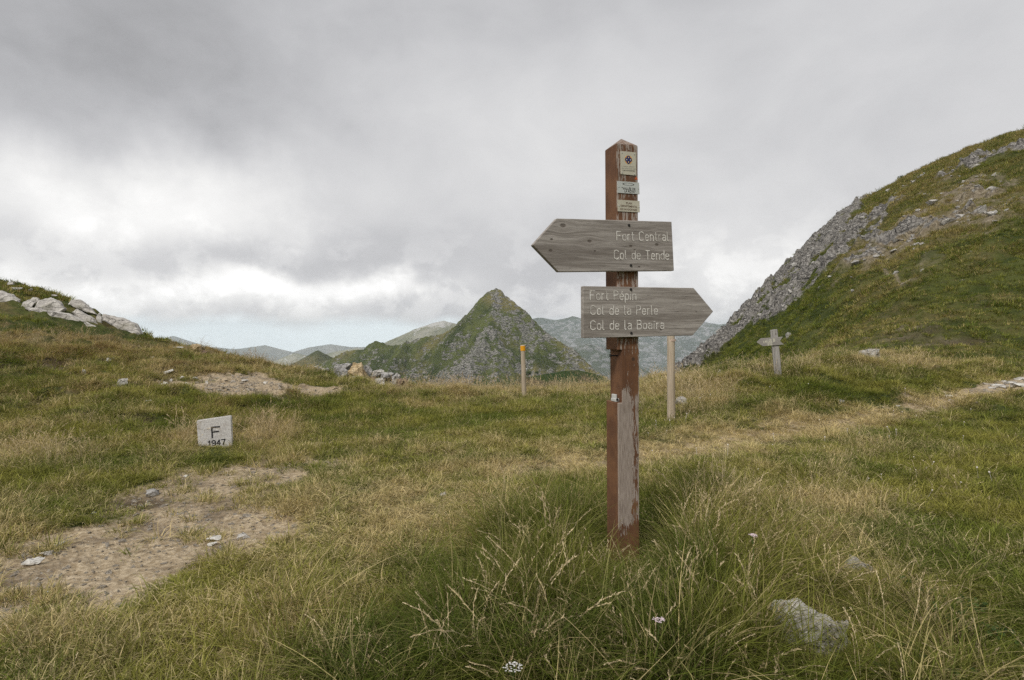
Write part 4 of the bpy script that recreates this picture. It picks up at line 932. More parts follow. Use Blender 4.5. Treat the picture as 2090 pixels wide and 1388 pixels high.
def yarrow(px, py, D, rad, label, pink, seed):
    top = at(px, py, D); gz = hz(top.x, top.y); h = top.z - gz; r = random.Random(seed)
    root = empty('yarrow', (top.x, top.y, gz)); tag(root, label, 'flower')
    bm = bmesh.new(); ln = Vector((r.uniform(-.03, .03), r.uniform(-.02, .02), 0))
    tube(bm, [ln * -1 * (1 - f) + Vector((0, 0, h * .93 * f)) for f in (0, .33, .66, 1)], .0022, .0016)
    br = []
    for i in range(9):
        a = r.uniform(0, 6.28); q = rad * math.sqrt(r.random()); e = Vector((q * math.cos(a), q * math.sin(a), h - .004 - q * .15)); br.append(e)
        tube(bm, [Vector((0, 0, h * .93 - .02)), e], .001, .0008, 4)
    link('stem', bm_mesh('stem', bm), M_YST, root)
    bm = bmesh.new()
    for i in range(46):
        a = r.uniform(0, 6.28); q = rad * math.sqrt(r.random()); c = Vector((q * math.cos(a), q * math.sin(a), h - q * .2 + r.uniform(-.002, .002)))
        for j in range(5):
            a2 = j * 1.2566 + r.random(); d_ = Vector((math.cos(a2), math.sin(a2), .15)); s = Vector((-d_.y, d_.x, 0)); L = .0038
            vs4 = [c, c + d_ * L * .6 + s * L * .45, c + d_ * L, c + d_ * L * .6 - s * L * .45]
            bm.faces.new([bm.verts.new(v) for v in vs4])
    link('flower_head', bm_mesh('flower_head', bm), M_YPK if pink else M_YFL, root)
    bm = bmesh.new()
    for i in range(7):
        a = r.uniform(0, 6.28); b0 = Vector((0, 0, h * r.uniform(.08, .55))); L = r.uniform(.06, .10); d_ = Vector((math.cos(a), math.sin(a), .35)); s = Vector((-d_.y, d_.x, 0))
        for j in range(12):
            f = (j + 1) / 13; c = b0 + d_ * L * f - Vector((0, 0, f * f * .03))
            for sg in (-1, 1):
                e = c + (s * sg + d_ * .5) * L * .16 * (1 - abs(f - .5)); bm.faces.new([bm.verts.new(v) for v in (c - d_ * .001, c + d_ * .0022, e)])
    link('leaf', bm_mesh('leaf', bm), M_YST, root)
yarrow(1047, 1358, 1.98, .034, 'white yarrow flower head at the bottom edge of the photo', False, 1)
yarrow(1345, 1262, 2.2, .024, 'pale pink yarrow flower low in the dark tussock grass', True, 2)
yarrow(1537, 1091, 2.85, .020, 'pinkish white yarrow flower right of the signpost', True, 3)
def leafy(seed, n, rad):
    r = np.random.default_rng(seed); V, Fq, Cc = [], [], []
    for i in range(n):
        a = r.uniform(0, 6.28); q = rad * math.sqrt(r.random()); c = np.array([q * math.cos(a), q * math.sin(a), r.uniform(.01, .05)]); L = r.uniform(.02, .042)
        a2 = r.uniform(0, 6.28); d_ = np.array([math.cos(a2), math.sin(a2), r.uniform(-.2, .5)]); s = np.array([-d_[1], d_[0], r.uniform(-.2, .2)]); cc = r.uniform(0, .4)
        P5 = [c, c + d_ * L * .35 + s * L * .42, c + d_ * L * .8 + s * L * .3 + [0, 0, .003], c + d_ * L, c + d_ * L * .8 - s * L * .3 + [0, 0, .003], c + d_ * L * .35 - s * L * .42]
        i0 = len(V); V += [tuple(v) for v in P5]; Cc += [cc] * 6; Fq += [(i0, i0 + 1, i0 + 2, i0 + 3), (i0, i0 + 3, i0 + 4, i0 + 5)]
    me = mesh_np('leafy', np.array(V), np.array(Fq), False); fattr(me, 'c', Cc); return me
M_LEAF = grass_mat('broad_leaves', (.055, .095, .025), (.085, .125, .035), (.2, .2, .06), (.3, .27, .08), .3)
X_, Y_, r_ = scatter_polar(900, 1.9, 4.5, 1.0, 28)
z_, m_, px_, py_, D_ = height(X_, Y_, True)
k = r_.random(len(X_)) < zone(px_, py_, D_, [(950, 1330, 160, 70, .8), (800, 1250, 120, 40, .4), (1950, 1300, 200, 100, .35), (1320, 1380, 200, 60, .6), (2000, 1050, 150, 80, .3)])
P_ = np.stack([X_, Y_, z_ + .01], 1)[k]; rot, scl = pack(P_, r_, .7, 1.2, .1)
instanced('leafy_weeds', P_, rot, scl, r_.integers(0, 3, len(P_)), r_.uniform(0, .3, len(P_)), [leafy(i, 22, .08) for i in range(3)], M_LEAF, 'low broad leaved weeds among the foreground grass', extra=P_[:, 0] * 0)

# shrubs seen far off
M_SHRUB, t = new_mat('shrub_leaf'); finish(M_SHRUB, t, t.mix(t.noise(t.n('ShaderNodeNewGeometry').outputs['Position'], 3), (.03, .05, .015), (.07, .09, .03)), .9)
def shrub(px, py, D, s, label, seed, group=None):
    r = random.Random(seed); p = at(px, py, D); root = empty('shrub', p); tag(root, label, 'shrub', group)
    bm = bmesh.new()
    tube(bm, [Vector((0, 0, -.5 * s)), Vector((0, 0, .5 * s))], .08 * s, .04 * s, 5)
    link('trunk', bm_mesh('trunk', bm), M_BRN, root)
    bm = bmesh.new()
    for i in range(260):
        v = Vector((r.gauss(0, .42), r.gauss(0, .42), r.gauss(.55, .28))) * s; d_ = Vector((r.uniform(-1, 1), r.uniform(-1, 1), r.uniform(-1, 1))).normalized() * .13 * s; e = d_.orthogonal() * .7
        bm.faces.new([bm.verts.new(q) for q in (v - d_, v + e, v + d_, v - e)])
    link('crown', bm_mesh('crown', bm), M_SHRUB, root)
for i, (px, py, D, s, lab, grp) in enumerate([(1838, 367, 100, .65, 'lone dark shrub on the skyline of the right hillside', None), (1079, 765, 225, 1.3, 'round dark shrub just right of the orange topped stake', 'shrubs on the low knoll'), (1096, 763, 226, .9, 'smaller dark shrub on the knoll further right', 'shrubs on the low knoll')]):
    shrub(px, py, D, s, lab, 30 + i, grp)

# ------------------------------------------------------------------ wood materials
def wood_mat(name, c1, c2, c3, along='X', sc=1.0, knots=(), crack=.55, kr=.016):
    m, t = new_mat(name); tc = t.n('ShaderNodeTexCoord'); P = tc.outputs['Object']
    st = {'X': (1.2, 12, 26), 'Z': (26, 26, 1.2)}[along]
    warp = t.noise(P, 3 * sc, 2, .5)
    Pm = P
    kf = None
    for (kx, kz, kk) in knots:
        dv = t.vmath('SUBTRACT', P, (kx, 0, kz)); dv = t.vmath('MULTIPLY', dv, (.62, 0, 1.0)); ds = t.vmath('LENGTH', dv)
        g_ = t.m('EXPONENT', t.m('MULTIPLY', t.m('POWER', t.m('DIVIDE', ds, kr * kk * 2.2), 2), -1.0))
        off = t.vmath('SCALE', t.vmath('MULTIPLY', dv, (0, 0, -1)), scale=t.m('MULTIPLY', g_, .75))
        Pm = t.vmath('ADD', Pm, off)
        core = t.m('SUBTRACT', 1.0, t.step(ds, kr * kk * .35, kr * kk * .75))
        kf = core if kf is None else t.m('MAXIMUM', kf, core)
    Pg = t.mapping(Pm, sc=st)
    fine = t.noise(Pg, 9 * sc, 6, .7, .3); mid = t.noise(Pg, 2.2 * sc, 4, .6, .6); big = t.noise(t.mapping(Pm, sc=(st[0] * .3, st[1] * .3, st[2] * .25) if along == 'X' else (8, 8, .6)), 1.3 * sc, 3, .5)
    c = t.mix(t.step(mid, .32, .68), c1, c2)
    c = t.mix(t.m('MULTIPLY', t.step(big, .48, .62), .55), c, c3)
    c = t.mix(t.m('MULTIPLY', t.step(fine, crack, crack + .12), .65), c, (.055, .048, .042))
    c = t.mix(t.m('MULTIPLY', t.m('SUBTRACT', 1, t.step(fine, .3, .42)), .35), c, (.50, .47, .43))
    h = t.m('ADD', t.m('MULTIPLY', fine, -1), mid)
    if kf is not None:
        rings = t.noise(t.mapping(P, sc=(1, 1, 1)), 160, 2, .5)
        c = t.mix(t.m('MULTIPLY', kf, .8), c, t.mix(rings, (.05, .04, .034), (.15, .12, .10)))
        h = t.m('SUBTRACT', h, kf)
    finish(m, t, c, .85, h, .5, .004, .2)
    return m
GREYW = ((.235, .208, .186), (.41, .375, .345), (.165, .142, .124))

# ------------------------------------------------------------------ main signpost
PHI = R(19.5); D0 = 3.44; LEAN = .0095; PB = (1266, 1165)
fx, fy = math.cos(PHI), math.sin(PHI)          # along the front face, to the right and away
nx, ny = math.sin(PHI), -math.cos(PHI)         # out of the front face, towards the camera
C0 = at(1263, 1165, D0)
gz0 = hz(C0.x + .05, C0.y + .08)
root = empty('trail_signpost', (C0.x, C0.y, gz0), (0, -LEAN, PHI))
tag(root, 'tall red brown wooden trail signpost with two grey arrow boards standing in long grass', 'signpost')
def fp(px, py, off=0.0):
    """local (s, z) on the plane OFF metres in front of the post's front face, undoing the post's small lean"""
    dx, dy = px - PB[0], py - PB[1]; px, py = PB[0] + dx - dy * LEAN * 1.0, PB[1] + dy + dx * LEAN
    r = raydir(px, py); Px, Py = C0.x + nx * off, C0.y + ny * off
    k = ((Px) * nx + (Py) * ny) / (r.x * nx + r.y * ny)
    q = Vector((r.x * k, r.y * k, EYE + r.z * k))
    return (q.x - C0.x) * fx + (q.y - C0.y) * fy, q.z - gz0
SW = .143
def box(bm, x0, x1, y0, y1, z0, z1, bev=0):
    g = bmesh.ops.create_cube(bm, size=1, matrix=Matrix.Translation(((x0 + x1) / 2, (y0 + y1) / 2, (z0 + z1) / 2)) @ Matrix.Diagonal((x1 - x0, y1 - y0, z1 - z0, 1)))
    if bev:
        es = list({e for v in g['verts'] for e in v.link_edges}); bmesh.ops.bevel(bm, geom=es, offset=bev, segments=1, affect='EDGES')
# local frame: x along front face, y into the post, z up
zt = fp(1262, 294)[1]; zapex = zt + .035
z_n1 = fp(1258, 715)[1]; z_n0 = fp(1266, 822)[1]
Wb, Wt_ = .140, .143
bm = bmesh.new()
NOT = .030
box(bm, 0, SW, 0, SW, -.25, z_n0, .004); box(bm, NOT, SW, 0, SW, z_n0 - .003, z_n1 + .003, .0); box(bm, 0, SW, 0, SW, z_n1, zt, .004)
vsq = [bm.verts.new(v) for v in ((.002, .002, zt), (SW - .002, .002, zt), (SW - .002, SW - .002, zt), (.002, SW - .002, zt))]; ap = bm.verts.new((SW / 2, SW / 2, zt + .055))
for i in range(4): bm.faces.new((vsq[i], vsq[(i + 1) % 4], ap))
# painted wood, the paint flaked off the front
M_POST, t = new_mat('painted_post'); tc = t.n('ShaderNodeTexCoord'); P = tc.outputs['Object']
sp = t.n('ShaderNodeSeparateXYZ'); t.l(P, sp.inputs[0])
gn = t.n('ShaderNodeNewGeometry')
grain = t.noise(t.mapping(P, sc=(30, 30, 1.3)), 9, 6, .7); flake = t.noise(t.mapping(P, sc=(9, 9, 1.6)), 7.5, 7, .68, .3); fl2 = t.noise(t.mapping(P, sc=(3.5, 3.5, .9), loc=(4, 2, 7)), 3.2, 4, .6)
paint = t.mix(t.step(t.noise(P, 6, 4, .6), .35, .65), (.118, .056, .030), (.18, .088, .044))
paint = t.mix(t.m('MULTIPLY', t.step(t.noise(t.mapping(P, sc=(26, 26, .9)), 5, 4, .6), .52, .7), .5), paint, (.24, .105, .045))
paint = t.mix(t.m('MULTIPLY', t.step(t.noise(P, 45, 3, .5), .62, .72), .5), paint, (.07, .028, .016))
bare = t.mix(t.step(grain, .35, .62), (.20, .155, .125), (.41, .345, .30)); bare = t.mix(t.m('MULTIPLY', t.step(grain, .60, .7), .6), bare, (.09, .07, .06))
# front face only: y close to 0; upper parts keep most paint, the lower left strip is bare
front = t.m('SUBTRACT', 1.0, t.step(sp.outputs[1], .002, .008))
xr_ = t.m('DIVIDE', sp.outputs[0], SW)
low = t.m('SUBTRACT', 1.0, t.step(sp.outputs[2], z_n0 + .0, z_n0 + .16))
lowstrip = t.m('MULTIPLY', low, t.m('SUBTRACT', 1.0, t.step(t.m('ADD', xr_, t.m('MULTIPLY', t.m('SUBTRACT', fl2, .5), .8)), .46, .74)))
foot_ = t.m('SUBTRACT', 1.0, t.step(t.m('ADD', sp.outputs[2], t.m('MULTIPLY', t.m('SUBTRACT', flake, .5), .3)), .22, .34))
lvl = t.m('ADD', t.m('MULTIPLY', lowstrip, .42), t.m('MULTIPLY', fl2, .66))
midz = t.m('MULTIPLY', t.step(sp.outputs[2], z_n1 - .32, z_n1 - .20), t.m('SUBTRACT', 1.0, t.step(sp.outputs[2], z_n1 - .08, z_n1 + .04)))
lvl = t.m('SUBTRACT', lvl, t.m('MULTIPLY', midz, .22)); lvl = t.m('SUBTRACT', lvl, t.m('MULTIPLY', foot_, .8))
redge = t.m('MULTIPLY', t.step(xr_, .90, .99), .25)
bm_f = t.step(t.m('ADD', t.m('ADD', lvl, redge), t.m('MULTIPLY', t.m('SUBTRACT', flake, .5), 1.7)), .32, .37)
bm_f = t.m('MULTIPLY', bm_f, front)
topf = t.m('MULTIPLY', t.step(sp.outputs[2], zt - .002, zt + .004), t.step(flake, .40, .50))
bm_f = t.m('MAXIMUM', bm_f, t.m('MULTIPLY', topf, .8))
finish(M_POST, t, t.mix(bm_f, paint, bare), t.m('SUBTRACT', .75, t.m('MULTIPLY', bm_f, -.15)), t.m('SUBTRACT', t.m('MULTIPLY', grain, .3), t.m('MULTIPLY', bm_f, .8)), .5, .003, .3)
link('post', bm_mesh('post', bm), M_POST, root)
def board(name, poly, off, th, mat, label=None):
    q = [fp(p[0], p[1], off) for p in poly]; cx = sum(a for a, b in q) / len(q); cz = sum(b for a, b in q) / len(q)
    bm = bmesh.new(); f0 = [bm.verts.new((a - cx, 0, b - cz)) for a, b in q]; f = bm.faces.new(f0)
    e = bmesh.ops.extrude_face_region(bm, geom=[f]); 
    for v in e['geom']:
        if isinstance(v, bmesh.types.BMVert): v.co.y += th
    bmesh.ops.bevel(bm, geom=bm.edges[:], offset=.0025, segments=1, affect='EDGES')
    o = link(name, bm_mesh(name, bm), mat, root); o.location = (cx, -off, cz)
    if label: o['label'] = label
    return o, cx, cz
# knots (local x, z in each board's own frame)
UP = [(1136, 446), (1370, 453), (1375, 553), (1140, 555), (1087, 500)]
LO = [(1190, 584), (1415, 588), (1455, 636), (1413, 685), (1190.5, 690)]
OFF = .030
def kn(poly, lst):
    q = [fp(p[0], p[1], OFF) for p in poly]; cx = sum(a for a, b in q) / len(q); cz = sum(b for a, b in q) / len(q)
    return [(fp(px, py, OFF)[0] - cx, fp(px, py, OFF)[1] - cz, kk) for px, py, kk in lst]
M_W1 = wood_mat('weathered_board_upper', *GREYW, knots=kn(UP, [(1149, 461, 1.2), (1124, 512, .8), (1203, 493, .9), (1214, 513, .55), (1287, 503, .7), (1340, 500, .9), (1126, 489, .6), (1304, 545, .5), (1295, 511, .5)]))
M_W2 = wood_mat('weathered_board_lower', (.26, .23, .205), (.44, .405, .37), (.18, .155, .135), knots=kn(LO, [(1349, 673, .7), (1420, 637, .35), (1282, 666, .5), (1203, 668, .5)]))
b1, c1x, c1z = board('arrow_board', UP, OFF, .033, M_W1, 'upper grey arrow board pointing left')
b2, c2x, c2z = board('arrow_board', LO, OFF, .033, M_W2, 'lower grey arrow board pointing right')
# engraved single-stroke lettering
def arc(cx, cy, rx, ry, a0, a1, n=8): return [(cx + rx * math.cos(R(a0 + (a1 - a0) * i / n)), cy + ry * math.sin(R(a0 + (a1 - a0) * i / n))) for i in range(n + 1)]
GL = {  # width 1 = .6 of cap height; y 0..1 cap, x-height .66
 'F': (.50, [[(0, 0), (0, 1), (.5, 1)], [(0, .54), (.42, .54)]]),
 'C': (.52, [arc(.26, .76, .26, .24, 20, 180) + arc(.26, .24, .26, .24, 180, 340)]),
 'T': (.52, [[(0, 1), (.52, 1)], [(.26, 1), (.26, 0)]]),
 'P': (.48, [[(0, 0), (0, 1), (.26, 1)] + arc(.26, .76, .22, .24, 90, -90) + [(0, .52)]]),
 'B': (.50, [[(0, 0), (0, 1), (.26, 1)] + arc(.26, .77, .2, .23, 90, -90) + [(0, .54)], [(.26, .54)] + arc(.26, .27, .24, .27, 90, -90) + [(0, 0)]]),
 'o': (.40, [arc(.2, .46, .2, .2, 0, 180, 6) + arc(.2, .2, .2, .2, 180, 360, 6) + [(.4, .46)]]),
 'r': (.26, [[(0, 0), (0, .66)], [(0, .42)] + arc(.18, .48, .18, .18, 180, 80, 5)]),
 't': (.26, [[(.1, .92), (.1, .12), (.16, .0), (.26, 0)], [(0, .66), (.26, .66)]]),
 'e': (.40, [[(0, .36), (.4, .36), (.4, .46)] + arc(.2, .46, .2, .2, 0, 180, 6) + arc(.2, .2, .2, .2, 180, 320, 6)]),
 'n': (.38, [[(0, 0), (0, .66)], [(0, .46)] + arc(.19, .47, .19, .19, 180, 0, 6) + [(.38, 0)]]),
 'a': (.40, [[(.03, .6)] + arc(.2, .47, .19, .19, 110, 0, 5) + [(.39, 0)], [(.39, .38), (.2, .38)] + arc(.19, .19, .19, .19, 90, 270, 6) + [(.39, .06)]]),
 'l': (.14, [[(0, 1), (0, .1), (.05, 0), (.14, 0)]]),
 'd': (.40, [[(.4, 0), (.4, 1)], arc(.2, .46, .2, .2, 0, 180, 6) + arc(.2, .2, .2, .2, 180, 360, 6)]),
 'p': (.40, [[(0, -.3), (0, .66)], arc(.2, .46, .2, .2, 180, 0, 6) + arc(.2, .2, .2, .2, 0, -180, 6)]),
 'é': (.40, [[(0, .36), (.4, .36), (.4, .46)] + arc(.2, .46, .2, .2, 0, 180, 6) + arc(.2, .2, .2, .2, 180, 320, 6), [(.14, .76), (.28, .92)]]),
 'i': (.08, [[(0, 0), (0, .66)], [(0, .82), (0, .88)]]), 'ï': (.16, [[(.06, 0), (.06, .66)], [(-.02, .82), (-.02, .88)], [(.14, .82), (.14, .88)]]),
 '1': (.3, [[(0, .8), (.2, 1), (.2, 0)]]), '9': (.46, [arc(.23, .72, .23, .28, 0, 360, 12) + arc(.23, .3, .23, .3, 0, -140, 6)]), '4': (.46, [[(.34, 0), (.34, 1), (0, .32), (.46, .32)]]), '7': (.46, [[(0, 1), (.46, 1), (.16, 0)]]),
 'L': (.42, [[(0, 1), (0, 0), (.42, 0)]]), 'A': (.48, [[(0, 0), (.24, 1), (.48, 0)], [(.09, .36), (.39, .36)]]), 'S': (.44, [arc(.22, .75, .22, .25, 30, 270, 8) + arc(.22, .25, .22, .25, 90, -150, 8)]), 'E': (.42, [[(.42, 1), (0, 1), (0, 0), (.42, 0)], [(0, .5), (.34, .5)]]), 'D': (.48, [[(0, 0), (0, 1), (.2, 1)] + arc(.2, .5, .28, .5, 90, -90, 8) + [(0, 0)]]),
}
def stroke_text(bm, text, ox, oz, cap, wd, gap=.20, xs=1.0, ux=(1, 0), uz=(0, 1), y=0, width_total=None, depth=.0012):
    adv = sum((GL[c][0] + gap) if c != ' ' else .46 for c in text) - gap
    if width_total: xs = width_total / (adv * cap)
    x = 0.0
    for ch in text:
        if ch == ' ': x += .46; continue
        wg, strokes = GL[ch]
        for s in strokes:
            pts2 = [((x + a) * cap * xs, b * cap) for a, b in s]
            P2 = [Vector((ox + a * ux[0] + b * uz[0], 0, oz + a * ux[1] + b * uz[1])) for a, b in pts2]
            P2 = [p for i, p in enumerate(P2) if i == 0 or (p - P2[i - 1]).length > 1e-6]
            for i, (p, q) in enumerate(zip(P2[:-1], P2[1:])):
                dv = (q - p).normalized(); nn = Vector((-dv.z, 0, dv.x)) * wd * .5; e = dv * wd * .35
                yy = y - depth * (1 + .15 * (i % 3)) - random.random() * 1e-4
                vv = [p - e - nn, q + e - nn, q + e + nn, p - e + nn]
                top = [bm.verts.new((v.x, yy, v.z)) for v in vv]; bot = [bm.verts.new((v.x, y, v.z)) for v in vv]
                bm.faces.new(top)
                for k_ in range(4): bm.faces.new((top[k_], bot[k_], bot[(k_ + 1) % 4], top[(k_ + 1) % 4]))
        x += wg + gap
M_ENG, t = new_mat('carved_letter'); tc = t.n('ShaderNodeTexCoord'); finish(M_ENG, t, t.mix(t.m('MULTIPLY', t.step(t.noise(tc.outputs['Object'], 22, 4, .7), .46, .62), .65), t.mix(t.step(t.noise(tc.outputs['Object'], 70, 4, .7), .4, .62), (.58, .55, .50), (.86, .83, .78)), (.36, .33, .30)), .85)
M_ENGSHADE, t = new_mat('carved_letter_shade'); finish(M_ENGSHADE, t, (.13, .11, .095), .9)  # dark offset copy under each stroke, painting the shaded edge of a groove
def words_on(b, cx, cz, lines):
    for (txt, xl, xr, yb, cp) in lines:
        for pas, (mt, dxx, ww, dep) in enumerate(((M_ENGSHADE, -.0020, .0050, .0004), (M_ENG, .0006, .0056, .0009))):
            a0 = fp(xl, yb[0], OFF); a1 = fp(xr, yb[1], OFF); ux = Vector((a1[0] - a0[0], a1[1] - a0[1])); W_ = ux.length; ux.normalize()
            cap = cp / FPX * 3.55
            bm = bmesh.new(); stroke_text(bm, txt, a0[0] - cx + dxx, a0[1] - cz + dxx * .5, cap, ww, ux=(ux.x, ux.y), uz=(-ux.y, ux.x), width_total=W_, depth=dep)
            o = link('lettering' if pas else 'lettering_shade', bm_mesh('lettering', bm), mt, b)
words_on(b1, c1x, c1z, [('Fort Central', 1258, 1363, (491, 492), 17), ('Col de Tende', 1253, 1364, (529, 530), 17)])
words_on(b2, c2x, c2z, [('Fort Pépin', 1204, 1297, (612, 612), 17), ('Col de la Perle', 1205, 1341, (642, 642), 17), ('Col de la Boaïra', 1205, 1354, (673, 671), 17)])
M_BLK, t = new_mat('black_steel'); finish(M_BLK, t, (.018, .016, .016), .45, spec=.5)
def disc(parent, name, x, z, y, r, mat, h=.005, seg=16):
    bm = bmesh.new(); bmesh.ops.create_cone(bm, segments=seg, radius1=r, radius2=r * .8, depth=h, cap_ends=True, matrix=Matrix.Rotation(R(90), 4, 'X'))
    o = link(name, bm_mesh(name, bm), mat, parent); o.location = (x, y - h / 2 + .0005, z); return o
for b, cx, cz, ps in ((b1, c1x, c1z, [(1283, 460), (1287, 542)]), (b2, c2x, c2z, [(1287, 591), (1288, 680)])):
    for p in ps:
        a = fp(p[0], p[1], OFF); disc(b, 'bolt', a[0] - cx, a[1] - cz, 0, .0085, M_BLK)
# plates
M_CREAM, t = new_mat('cream_plate'); tc = t.n('ShaderNodeTexCoord'); finish(M_CREAM, t, t.mix(t.noise(tc.outputs['Object'], 30, 4, .6), (.46, .43, .34), (.60, .57, .47)), .5)
M_ALU, t = new_mat('aluminium_plate'); tc = t.n('ShaderNodeTexCoord'); finish(M_ALU, t, t.mix(t.noise(tc.outputs['Object'], 30, 4, .6), (.46, .48, .46), (.58, .60, .57)), .4)
M_INK, t = new_mat('dark_ink'); finish(M_INK, t, (.05, .045, .04), .7)
M_BINK, t = new_mat('brown_ink'); finish(M_BINK, t, (.13, .075, .045), .7)
M_BLUE, t = new_mat('blue_ink'); finish(M_BLUE, t, (.02, .03, .13), .6)
M_ORG, t = new_mat('orange_ink'); finish(M_ORG, t, (.62, .22, .06), .6)
M_YEL, t = new_mat('yellow_ink'); finish(M_YEL, t, (.72, .52, .20), .6)
M_GINK, t = new_mat('grey_ink'); finish(M_GINK, t, (.30, .29, .25), .6)
M_STEEL, t = new_mat('steel_screw'); finish(M_STEEL, t, (.5, .5, .5), .35, spec=.6)
def plate(poly, mat, label, off=.004):
    q = [fp(p[0], p[1], off) for p in poly]; cx = sum(a for a, b in q) / 4; cz = sum(b for a, b in q) / 4
    bm = bmesh.new(); f = bm.faces.new([bm.verts.new((a - cx, 0, b - cz)) for a, b in q]); e = bmesh.ops.extrude_face_region(bm, geom=[f])
    for v in e['geom']:
        if isinstance(v, bmesh.types.BMVert): v.co.y += off
    o = link('plate', bm_mesh('plate', bm), mat, root); o.location = (cx, -off, cz); o['label'] = label
    return o, cx, cz, off
def ftext(parent, txt, pl, pr, base, capx, mat, name='lettering', bold=0.0):
    """flat printed text from pixel pl to pr on the plate"""
    o, cx, cz, off = parent
    a0 = fp(pl[0], pl[1], off); a1 = fp(pr[0], pr[1], off)
    cu = bpy.data.curves.new(name, 'FONT'); cu.body = txt; cu.size = 1; cu.extrude = 0; cu.offset = bold
    ob = bpy.data.objects.new(name, cu); COL.objects.link(ob); bpy.context.view_layer.update()
    me = bpy.data.meshes.new_from_object(ob.evaluated_get(bpy.context.evaluated_depsgraph_get())); bpy.data.objects.remove(ob); bpy.data.curves.remove(cu)
    n = len(me.vertices); co = np.empty(n * 3, np.float32); me.vertices.foreach_get('co', co); co = co.reshape(-1, 3)
    x0, x1 = co[:, 0].min(), co[:, 0].max(); caph = .70
    u = Vector((a1[0] - a0[0], a1[1] - a0[1])); W_ = u.length; u.normalize(); h = capx / FPX * 3.5
    X2 = (co[:, 0] - x0) / (x1 - x0) * W_; Z2 = co[:, 1] / caph * h
    out = np.stack([a0[0] - cx + X2 * u.x - Z2 * u.y, np.full(n, -.0007), a0[1] - cz + X2 * u.y + Z2 * u.x], 1)
    me.vertices.foreach_set('co', out.astype(np.float32).ravel()); me.update()
    return link(name, me, mat, o)
p1 = plate([(1265.5, 309), (1297, 312), (1297.5, 359), (1266.5, 356)], M_CREAM, 'cream upper plate with a blue and orange emblem')
p2 = plate([(1259.5, 370), (1303.5, 373.5), (1304.5, 397), (1260, 394)], M_ALU, 'grey metal middle plate')
p3 = plate([(1260, 408), (1304.5, 411), (1305, 434), (1260.5, 431.5)], M_CREAM, 'cream lower plate')
ftext(p2, '"VALLÉE DE', (1268, 387.5), (1296, 389.3), 0, 4.8, M_INK, bold=.012); ftext(p2, 'LA ROYA"', (1273.5, 393), (1296, 394.8), 0, 4.6, M_INK, bold=.012)
ftext(p3, 'PLAN', (1277, 417), (1289, 417.8), 0, 4.0, M_BINK, bold=.012); ftext(p3, 'DEPARTEMENTAL', (1266, 422.3), (1300, 425.0), 0, 3.8, M_BINK, bold=.012); ftext(p3, 'DE RANDONNEE', (1265, 429), (1299, 431.2), 0, 3.8, M_BINK, bold=.012)
ftext(p1, 'CONSEIL GENERAL', (1270, 341), (1294, 342.5), 0, 1.8, M_GINK); ftext(p1, 'DES ALPES MARITIMES', (1268, 345), (1296, 346.8), 0, 1.8, M_GINK)
ftext(p1, 'CHEMINS PEDESTRES', (1269.5, 349.5), (1294.5, 351), 0, 2.2, M_INK)
def flat_poly(parent, ptsl, mat, name, y=-.0006):
    o, cx, cz, off = parent; bm = bmesh.new(); bm.faces.new([bm.verts.new((a - cx, y, b - cz)) for a, b in ptsl]); return link(name, bm_mesh(name, bm), mat, o)
def ring_poly(parent, c, ro, ri, mat, name, y, a0=0, a1=360, n=24, sx=1.0):
    o, cx, cz, off = parent; bm = bmesh.new(); vs2 = []
    for i in range(n + 1):
        a = R(a0 + (a1 - a0) * i / n); vs2.append((bm.verts.new((c[0] - cx + sx * ro * math.cos(a), y, c[1] - cz + ro * math.sin(a))), bm.verts.new((c[0] - cx + sx * ri * math.cos(a), y, c[1] - cz + ri * math.sin(a)))))
    for p, q in zip(vs2[:-1], vs2[1:]): bm.faces.new((p[0], q[0], q[1], p[1]))
    return link(name, bm_mesh(name, bm), mat, o)
ec = fp(1281.7, 327, .004); px2m = 3.45 / FPX
ring_poly(p1, ec, 9.2 * px2m, 8.2 * px2m, M_YEL, 'emblem', -.0005)
for a0, a1 in ((25, 65), (115, 155), (205, 245), (295, 335)): ring_poly(p1, ec, 8.0 * px2m, 6.4 * px2m, M_ORG, 'emblem', -.0006, a0, a1, 6)
for i, (dx, dz) in enumerate(((0, 4.6), (0, -4.6), (4.2, 0), (-4.2, 0))):
    c_ = (ec[0] + dx * px2m, ec[1] + dz * px2m)
    ring_poly(p1, c_, 3.9 * px2m, 0.0001, M_BLUE, 'emblem', -.0008 - i * .00012, n=14)
    ring_poly(p1, c_, 1.6 * px2m, 0.00005, M_YEL if i < 2 else M_CREAM, 'emblem', -.0013, n=8, sx=.75)
ring_poly(p1, ec, 2.6 * px2m, 0.0001, M_BLUE, 'emblem', -.00125, n=12)
oc = fp(1281.5, 376.8, .004); ring_poly(p2, oc, 2.6 * px2m, 2.2 * px2m, M_INK, 'emblem', -.0006, sx=5.2)
for (pp, lst) in ((p1, [(1268.5, 312.5), (1293.5, 315.5), (1269.3, 352.8), (1294, 356.2)]), (p2, [(1262, 382), (1302, 385.5)]), (p3, [(1262.5, 420.5), (1303, 423)])):
    for q in lst:
        a = fp(q[0], q[1], .004); disc(pp[0], 'screw', a[0] - pp[1], a[1] - pp[2], 0, .0034, M_STEEL, .003, 8)
# orange sticker
tri = [fp(1293.5, 367), fp(1301, 368), fp(1297.5, 360.5)]
bm = bmesh.new(); bm.faces.new([bm.verts.new((a, -.0012, b)) for a, b in tri]); M_STK, t = new_mat('orange_sticker'); finish(M_STK, t, (.50, .12, .045), .6)
link('sticker', bm_mesh('sticker', bm), M_STK, root)
